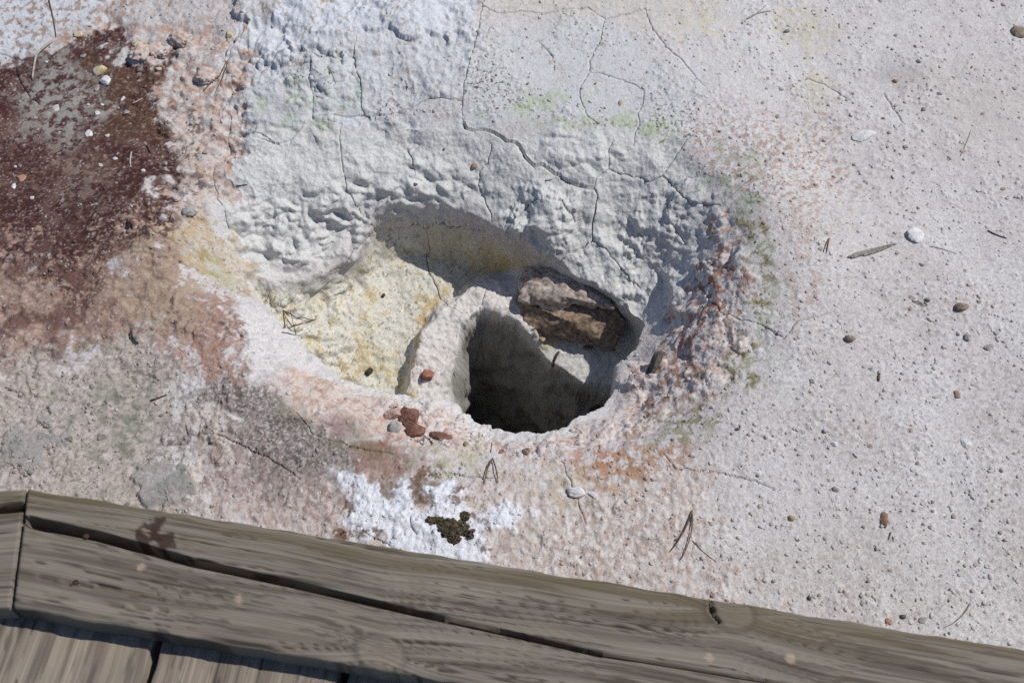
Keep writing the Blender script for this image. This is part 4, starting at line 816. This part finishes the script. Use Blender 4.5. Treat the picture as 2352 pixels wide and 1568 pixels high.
def gravel():
    r = np.random.default_rng(5); V0, F0 = ico(1); F0 = np.array(F0); nv = len(V0); u = r.uniform(-40, 2392, 26000); v = r.uniform(-30, 1480, 26000); g = at(u, v)
    x, y = g[:, 0], g[:, 1]; z, j, i = ground_at(x, y); f = lambda M: M[j, i]
    pm = f(m1); wv = f(R_wall); dn = .75*f(R_flat) + .75*f(R_gra) + .55*f(R_low) + .28*f(R_mar) + .5*f(R_red) + .5*f(R_rub) + .35*f(R_rim) + .06*f(R_top)
    dn = dn*(.45 + .9*np.clip(f(n_big) + .5, 0, 1)); keep = (r.random(len(x)) < dn) & (pm < .02) & (wv < .3) & (y > .44)
    x, y, z, j, i = x[keep], y[keep], z[keep], j[keep], i[keep]; N_ = len(x); print('gravel', N_)
    sz = .0007 + .0026*r.random(N_)**3.2; A_ = r.uniform(0, 2*pi, N_); sx, sy, sz_ = sz*r.uniform(.8, 1.4, N_), sz*r.uniform(.7, 1.1, N_), sz*r.uniform(.5, .9, N_)
    P = V0[None]*(1 + .35*r.normal(size=(N_, nv, 1))*.5); px, py, pz = P[..., 0]*sx[:, None], P[..., 1]*sy[:, None], P[..., 2]*sz_[:, None]; c, s_ = np.cos(A_)[:, None], np.sin(A_)[:, None]
    V = np.stack([px*c - py*s_ + x[:, None], px*s_ + py*c + y[:, None], pz + z[:, None] - r.uniform(-.1, .3, (N_, 1))*sz[:, None]], -1).reshape(-1, 3); F = (F0[None] + (np.arange(N_)*nv)[:, None, None]).reshape(-1, 3)
    lc = col[j, i]; t = r.random((N_, 1)); gc = np.where(t < .45, S(166, 161, 157), np.where(t < .82, S(198, 193, 190), np.where(t < .92, S(128, 120, 114), S(172, 148, 130)))); C = lerp(lc, gc, r.uniform(.1, .75, (N_, 1)))
    me = bpy.data.meshes.new('gravel'); me.vertices.add(len(V)); me.vertices.foreach_set('co', V.astype(f4).ravel()); nf = len(F); me.loops.add(nf*3); me.loops.foreach_set('vertex_index', F.astype(np.int32).ravel()); me.polygons.add(nf); me.polygons.foreach_set('loop_start', np.arange(nf, dtype=np.int32)*3); me.polygons.foreach_set('use_smooth', np.ones(nf, bool)); me.update(calc_edges=True)
    a = me.color_attributes.new('mineral', 'FLOAT_COLOR', 'POINT'); a.data.foreach_set('color', np.concatenate([np.repeat(C, nv, 0), np.ones((len(V), 1))], -1).astype(f4).ravel())
    me.materials.append(M_ground); o = bpy.data.objects.new('gravel', me); scene.collection.objects.link(o); o['kind'] = 'stuff'; o['label'] = 'fine grit and tiny stones strewn over the ground'; o['category'] = 'gravel'
gravel()

# ------------------------------------------------------------------ pine needles, twigs, chips of wood
M_needle = mineral('dry_needle', (S(82, 60, 46), S(128, 100, 78)), rough=.6, fine=300, bump=.1)
M_needle_pale = mineral('bleached_straw', (S(160, 150, 136), S(196, 188, 172)), rough=.6, fine=300, bump=.1)
M_needle_grey = mineral('grey_straw', (S(120, 112, 106), S(152, 144, 136)), rough=.7, fine=300, bump=.1)
M_twig = mineral('dark_twig', (S(46, 40, 36), S(82, 72, 64)), rough=.8, fine=500, bump=.5)
M_stick = mineral('grey_stick', (S(118, 112, 106), S(164, 158, 150)), rough=.8, fine=600, bump=.6)
def tube(pts3, r0, r1, nseg=6, flat=.7):
    P = np.array(pts3); n_ = len(P); V, F = [], []
    for k in range(n_):
        t = P[min(k+1, n_-1)] - P[max(k-1, 0)]; t = t/(np.linalg.norm(t) + 1e-9); sd_ = np.cross(t, [0, 0, 1.]); sd_ /= np.linalg.norm(sd_) + 1e-9; up = np.cross(sd_, t); r_ = lerp(r0, r1, k/(n_-1))*(.55 if k in (0, n_-1) else 1)
        for q in range(nseg): a = 2*pi*q/nseg; V.append(P[k] + sd_*r_*cos(a) + up*r_*flat*sin(a))
    for k in range(n_ - 1):
        for q in range(nseg): a, b = k*nseg + q, k*nseg + (q+1) % nseg; F.append((a, b, b + nseg, a + nseg))
    F.append(tuple(range(nseg - 1, -1, -1))); F.append(tuple((n_-1)*nseg + q for q in range(nseg))); return V, F
def curve_pts(pts, bow=.0, n_=14, lift=.0008, arch=.0):
    pts = np.array(pts, float); seg = np.r_[0, np.cumsum(np.hypot(*(pts[1:] - pts[:-1]).T))]; tt = np.linspace(0, seg[-1], n_); uv = np.stack([np.interp(tt, seg, pts[:, 0]), np.interp(tt, seg, pts[:, 1])], -1)
    d = pts[-1] - pts[0]; nn = np.array([-d[1], d[0]]); f = np.linspace(0, 1, n_); uv = uv + (bow*4*f*(1 - f))[:, None]*nn
    out = []
    for k, (u, v) in enumerate(uv): p, _ = cast(u, v); out.append([p.x, p.y, p.z + lift + arch*4*f[k]*(1 - f[k])])
    out = np.array(out); zs = out[:, 2].copy()
    for k in range(n_): out[k, 2] = max(zs[k], np.mean(zs[max(0, k-2):k+3]))
    return out
def needle(parts, label, cat='pine needle', name='pine_needle', material=None, r=.0007, r1=None, group=None, arch=.0):
    V, F = [], []
    for pts, bow in parts: v, f = tube(curve_pts(pts, bow, lift=r*.9, arch=arch), r, r1 or r*.55); F += [tuple(i + len(V) for i in q) for q in f]; V += list(v)
    return tag(raw_mesh(name, np.array(V), F, material or M_needle), label, cat, group)
needle([([(1589,1172),(1538,1268)], -.06), ([(1589,1172),(1563,1286)], -.08)], 'pair of brown pine needles lying above the boardwalk edge', r=.0011, arch=.003)
needle([([(1588,1238),(1646,1290)], .04)], 'single thin dark needle beside the needle pair above the boardwalk', r=.0006)
needle([([(1131,1054),(1113,1112)], .05), ([(1131,1054),(1144,1112)], -.04)], 'short dark pine needle pair forming an upturned V below the vent', r=.0011, arch=.004)
needle([([(1130,1018),(1127,1040)], .0)], 'tiny dark needle stub above the V-shaped needle pair', r=.0008)
needle([([(1715,45),(1760,12)], .06), ([(1715,45),(1772,27)], -.08)], 'tan pine needle pair beside the sulphur stain', material=M_needle_grey, r=.0011)
needle([([(1904,548),(1891,580)], .04), ([(1904,548),(1898,582)], .0)], 'short orange-brown needle pair left of the grey stick', r=.0010)
needle([([(2268,530),(2313,548)], .03)], 'dark twig near the right edge of the picture', 'twig', 'twig', M_twig, .0012)
needle([([(2135,566),(2198,584)], -.03)], 'thin grey needle below the white oval pebble', material=M_needle_grey, r=.0006)
needle([([(2094,689),(2131,701)], .0), ([(2094,692),(2131,704)], .02)], 'split grey needle pointing at a round pebble', material=M_needle_grey, r=.0007)
needle([([(2228,1384),(2168,1441)], -.10)], 'faint grey curved needle at lower right', material=M_needle_grey, r=.0009)
needle([([(650,713),(682,730),(728,736)], .03)], 'curved olive-brown needle on the yellow pit floor', r=.0013, arch=.003)
needle([([(650,754),(717,738)], .02)], 'straight tan needle below the curved one on the pit floor', r=.0011, arch=.002)
needle([([(647,763),(683,771)], .0)], 'short dark needle at the near edge of the yellow pit floor', material=M_twig, r=.0009)
needle([([(609,700),(622,666)], .0)], 'upright thin needle at the left end of the pit floor', material=M_needle_grey, r=.0006)
needle([([(302,760),(320,791)], .14)], 'dark curved needle at the border of brown and gravelly ground', material=M_twig, r=.0014)
needle([([(347,920),(384,907)], .0)], 'dark straight twig on the gravelly ground at lower left', 'twig', 'twig', M_twig, .0013)
needle([([(122,96),(92,130),(76,184)], .06)], 'pale thick curved stem on the maroon stain', 'stem', 'stem', M_needle_pale, .0024, .0017, arch=.002)
needle([([(110,-10),(122,40),(130,88)], .0)], 'thin brown straw running in from the top left edge', 'straw', 'straw', M_needle, .0013)
needle([([(527,136),(512,180),(467,212)], .07)], 'long curved brown needle over the wide flat-topped clod', r=.0011, arch=.002)
needle([([(526,142),(516,185),(494,220)], .05)], 'second curved needle below the long one over the clod', r=.0008, arch=.002)
needle([([(544,428),(569,425)], .0)], 'small dark needle on the upper left pit wall', material=M_twig, r=.0012)
needle([([(305,240),(328,227)], .0)], 'pale straight twig piece at the right of the maroon stain', 'twig', 'twig', M_needle_pale, .0016)
needle([([(303,350),(301,386)], .06)], 'light brown bent twig standing at the right of the maroon stain', 'twig', 'twig', M_needle_pale, .0016)
needle([([(1253,415),(1268,414)], .0)], 'tiny brown needle fragment on the pit wall left of the deep crack', r=.0011)
needle([([(1284,808),(1276,830),(1268,848)], .05)], 'dark twig standing on the white shelf above the vent', 'twig', 'twig', M_twig, .0022, .0012, arch=.002)
needle([([(2205,360),(2230,300)], .02)], 'faint pale straw at the far right of the ground', 'straw', 'straw', M_needle_grey, .0006)
needle([([(760,160),(772,195)], .0)], 'thin pale straw on the cracked crust above the pit', 'straw', 'straw', M_needle_pale, .0006)
needle([([(1622,700),(1604,745)], .02)], 'brown needle lying down the right rim of the pit', r=.0012)
needle([([(2046,1222),(2040,1240)], .0)], 'short brown needle fragment below the wood chip', r=.0010)
# the grey splintered stick: several fibres held together
V, F = [], []
for k, (o1, o2, a0, a1) in enumerate(((0, 0, 0, 1), (3, 2, .05, .9), (-3, -2, .1, .95), (5, 3, .3, .8), (-1, 4, 0, .6))):
    q0 = np.array([1948, 592.]); q1 = np.array([2060, 561.]); nn = np.array([.27, .96]); s0 = q0 + (q1 - q0)*a0 + nn*o1; s1 = q0 + (q1 - q0)*a1 + nn*o2
    v_, f_ = tube(curve_pts([s0, s1], .01*(k - 2), 12, .002), .0022, .0010, 6, .8); F += [tuple(i + len(V) for i in q) for q in f_]; V += list(v_)
tag(raw_mesh('stick', np.array(V), F, M_stick, None, False), 'grey splintered stick lying on the right ground', 'stick')
def chip(u, v, lw, ww, rot, label, material, name='wood_chip', cat='wood chip', h=.22, seed=1, lift=.3, tilt=0.):
    p, nn = cast(u, v); sc = (CAM_H - p.z)/sin(PITCH)/FPX*.5; V, F = ico(4); V = np.sign(V)*np.abs(V)**.6; V = V*(1 + .12*n3d(V*[.5, 3, 3], .7, seed, 3)[:, None]); V[:, 0] += .15*n3d(V[:, [1, 2, 0]]*[3, 3, 0], .6, seed + 4, 2)
    o = raw_mesh(name, V*[lw*sc, ww*sc, h*ww*sc*2], F, material, None, True); q = (nn*.8 + Vector((0, 0, .2))).normalized(); o.rotation_euler = (Vector((0, 0, 1)).rotation_difference(q).to_matrix() @ Matrix.Rotation(radians(rot), 3, 'Z') @ Matrix.Rotation(radians(tilt), 3, 'Y')).to_euler(); o.location = p + q*(h*ww*sc*2*lift); return tag(o, label, cat)
chip(2030, 1194, 34, 15, 78, 'brown rectangular wood chip on the lower right ground', mineral('brown_chip', (S(110, 84, 66), S(150, 124, 104)), fine=400), seed=801)
chip(1504, 843, 74, 28, 58, 'charred grey splinter of wood on the inner right rim of the vent', mineral('charred_wood', (S(62, 58, 54), S(104, 98, 92)), fine=300), seed=802, h=.3)
chip(1376, 933, 46, 14, 35, 'dark leaf-shaped splinter at the lower right edge of the vent', M_twig, seed=803, h=.3)
chip(847, 853, 20, 13, 50, 'dark seed husk on the yellow pit floor near the rim', M_twig, 'seed_husk', 'husk', .4, 804)
chip(880, 680, 12, 7, 60, 'black seed in the middle of the yellow pit floor', M_twig, 'seed', 'seed', .5, 805)
chip(2018, 866, 20, 6, 80, 'small red-brown flake of bark on the right ground', M_needle, 'bark_flake', 'bark', .4, 806)

# ------------------------------------------------------------------ dark moss in the salt crust
M_moss = mineral('dark_moss', (S(46, 44, 32), S(104, 92, 74)), rough=.95, fine=500, bump=.8, var=.4)
def moss(spots, label, seed):
    r = np.random.default_rng(seed); V0, F0 = ico(2); V, F = [], []
    for u, v, ru, rv, n_ in spots:
        for _ in range(n_):
            a = r.uniform(0, 2*pi); q = r.random()**.5; p, nn = cast(u + ru*q*cos(a), v + rv*q*sin(a)); s_ = r.uniform(.0016, .0042); W_ = V0*(1 + .25*r.normal(size=(len(V0), 1)))*s_*[1, 1, .9] + np.array(p) + [0, 0, s_*.3]
            F += [tuple(i + len(V) for i in f) for f in F0]; V += list(W_)
    return tag(raw_mesh('moss_tuft', np.array(V), F, M_moss, None, False), label, 'moss')
moss([(1000,1196,20,5,30),(1030,1202,16,7,40),(1042,1220,24,11,100),(1060,1210,12,14,50),(1042,1238,12,6,26),(1020,1214,14,5,20),(1068,1186,6,8,12)], 'large dark green-brown moss tuft in the white salt crust', 851)
moss([(1078,1226,10,5,16)], 'small dark moss dot right of the large tuft', 853)
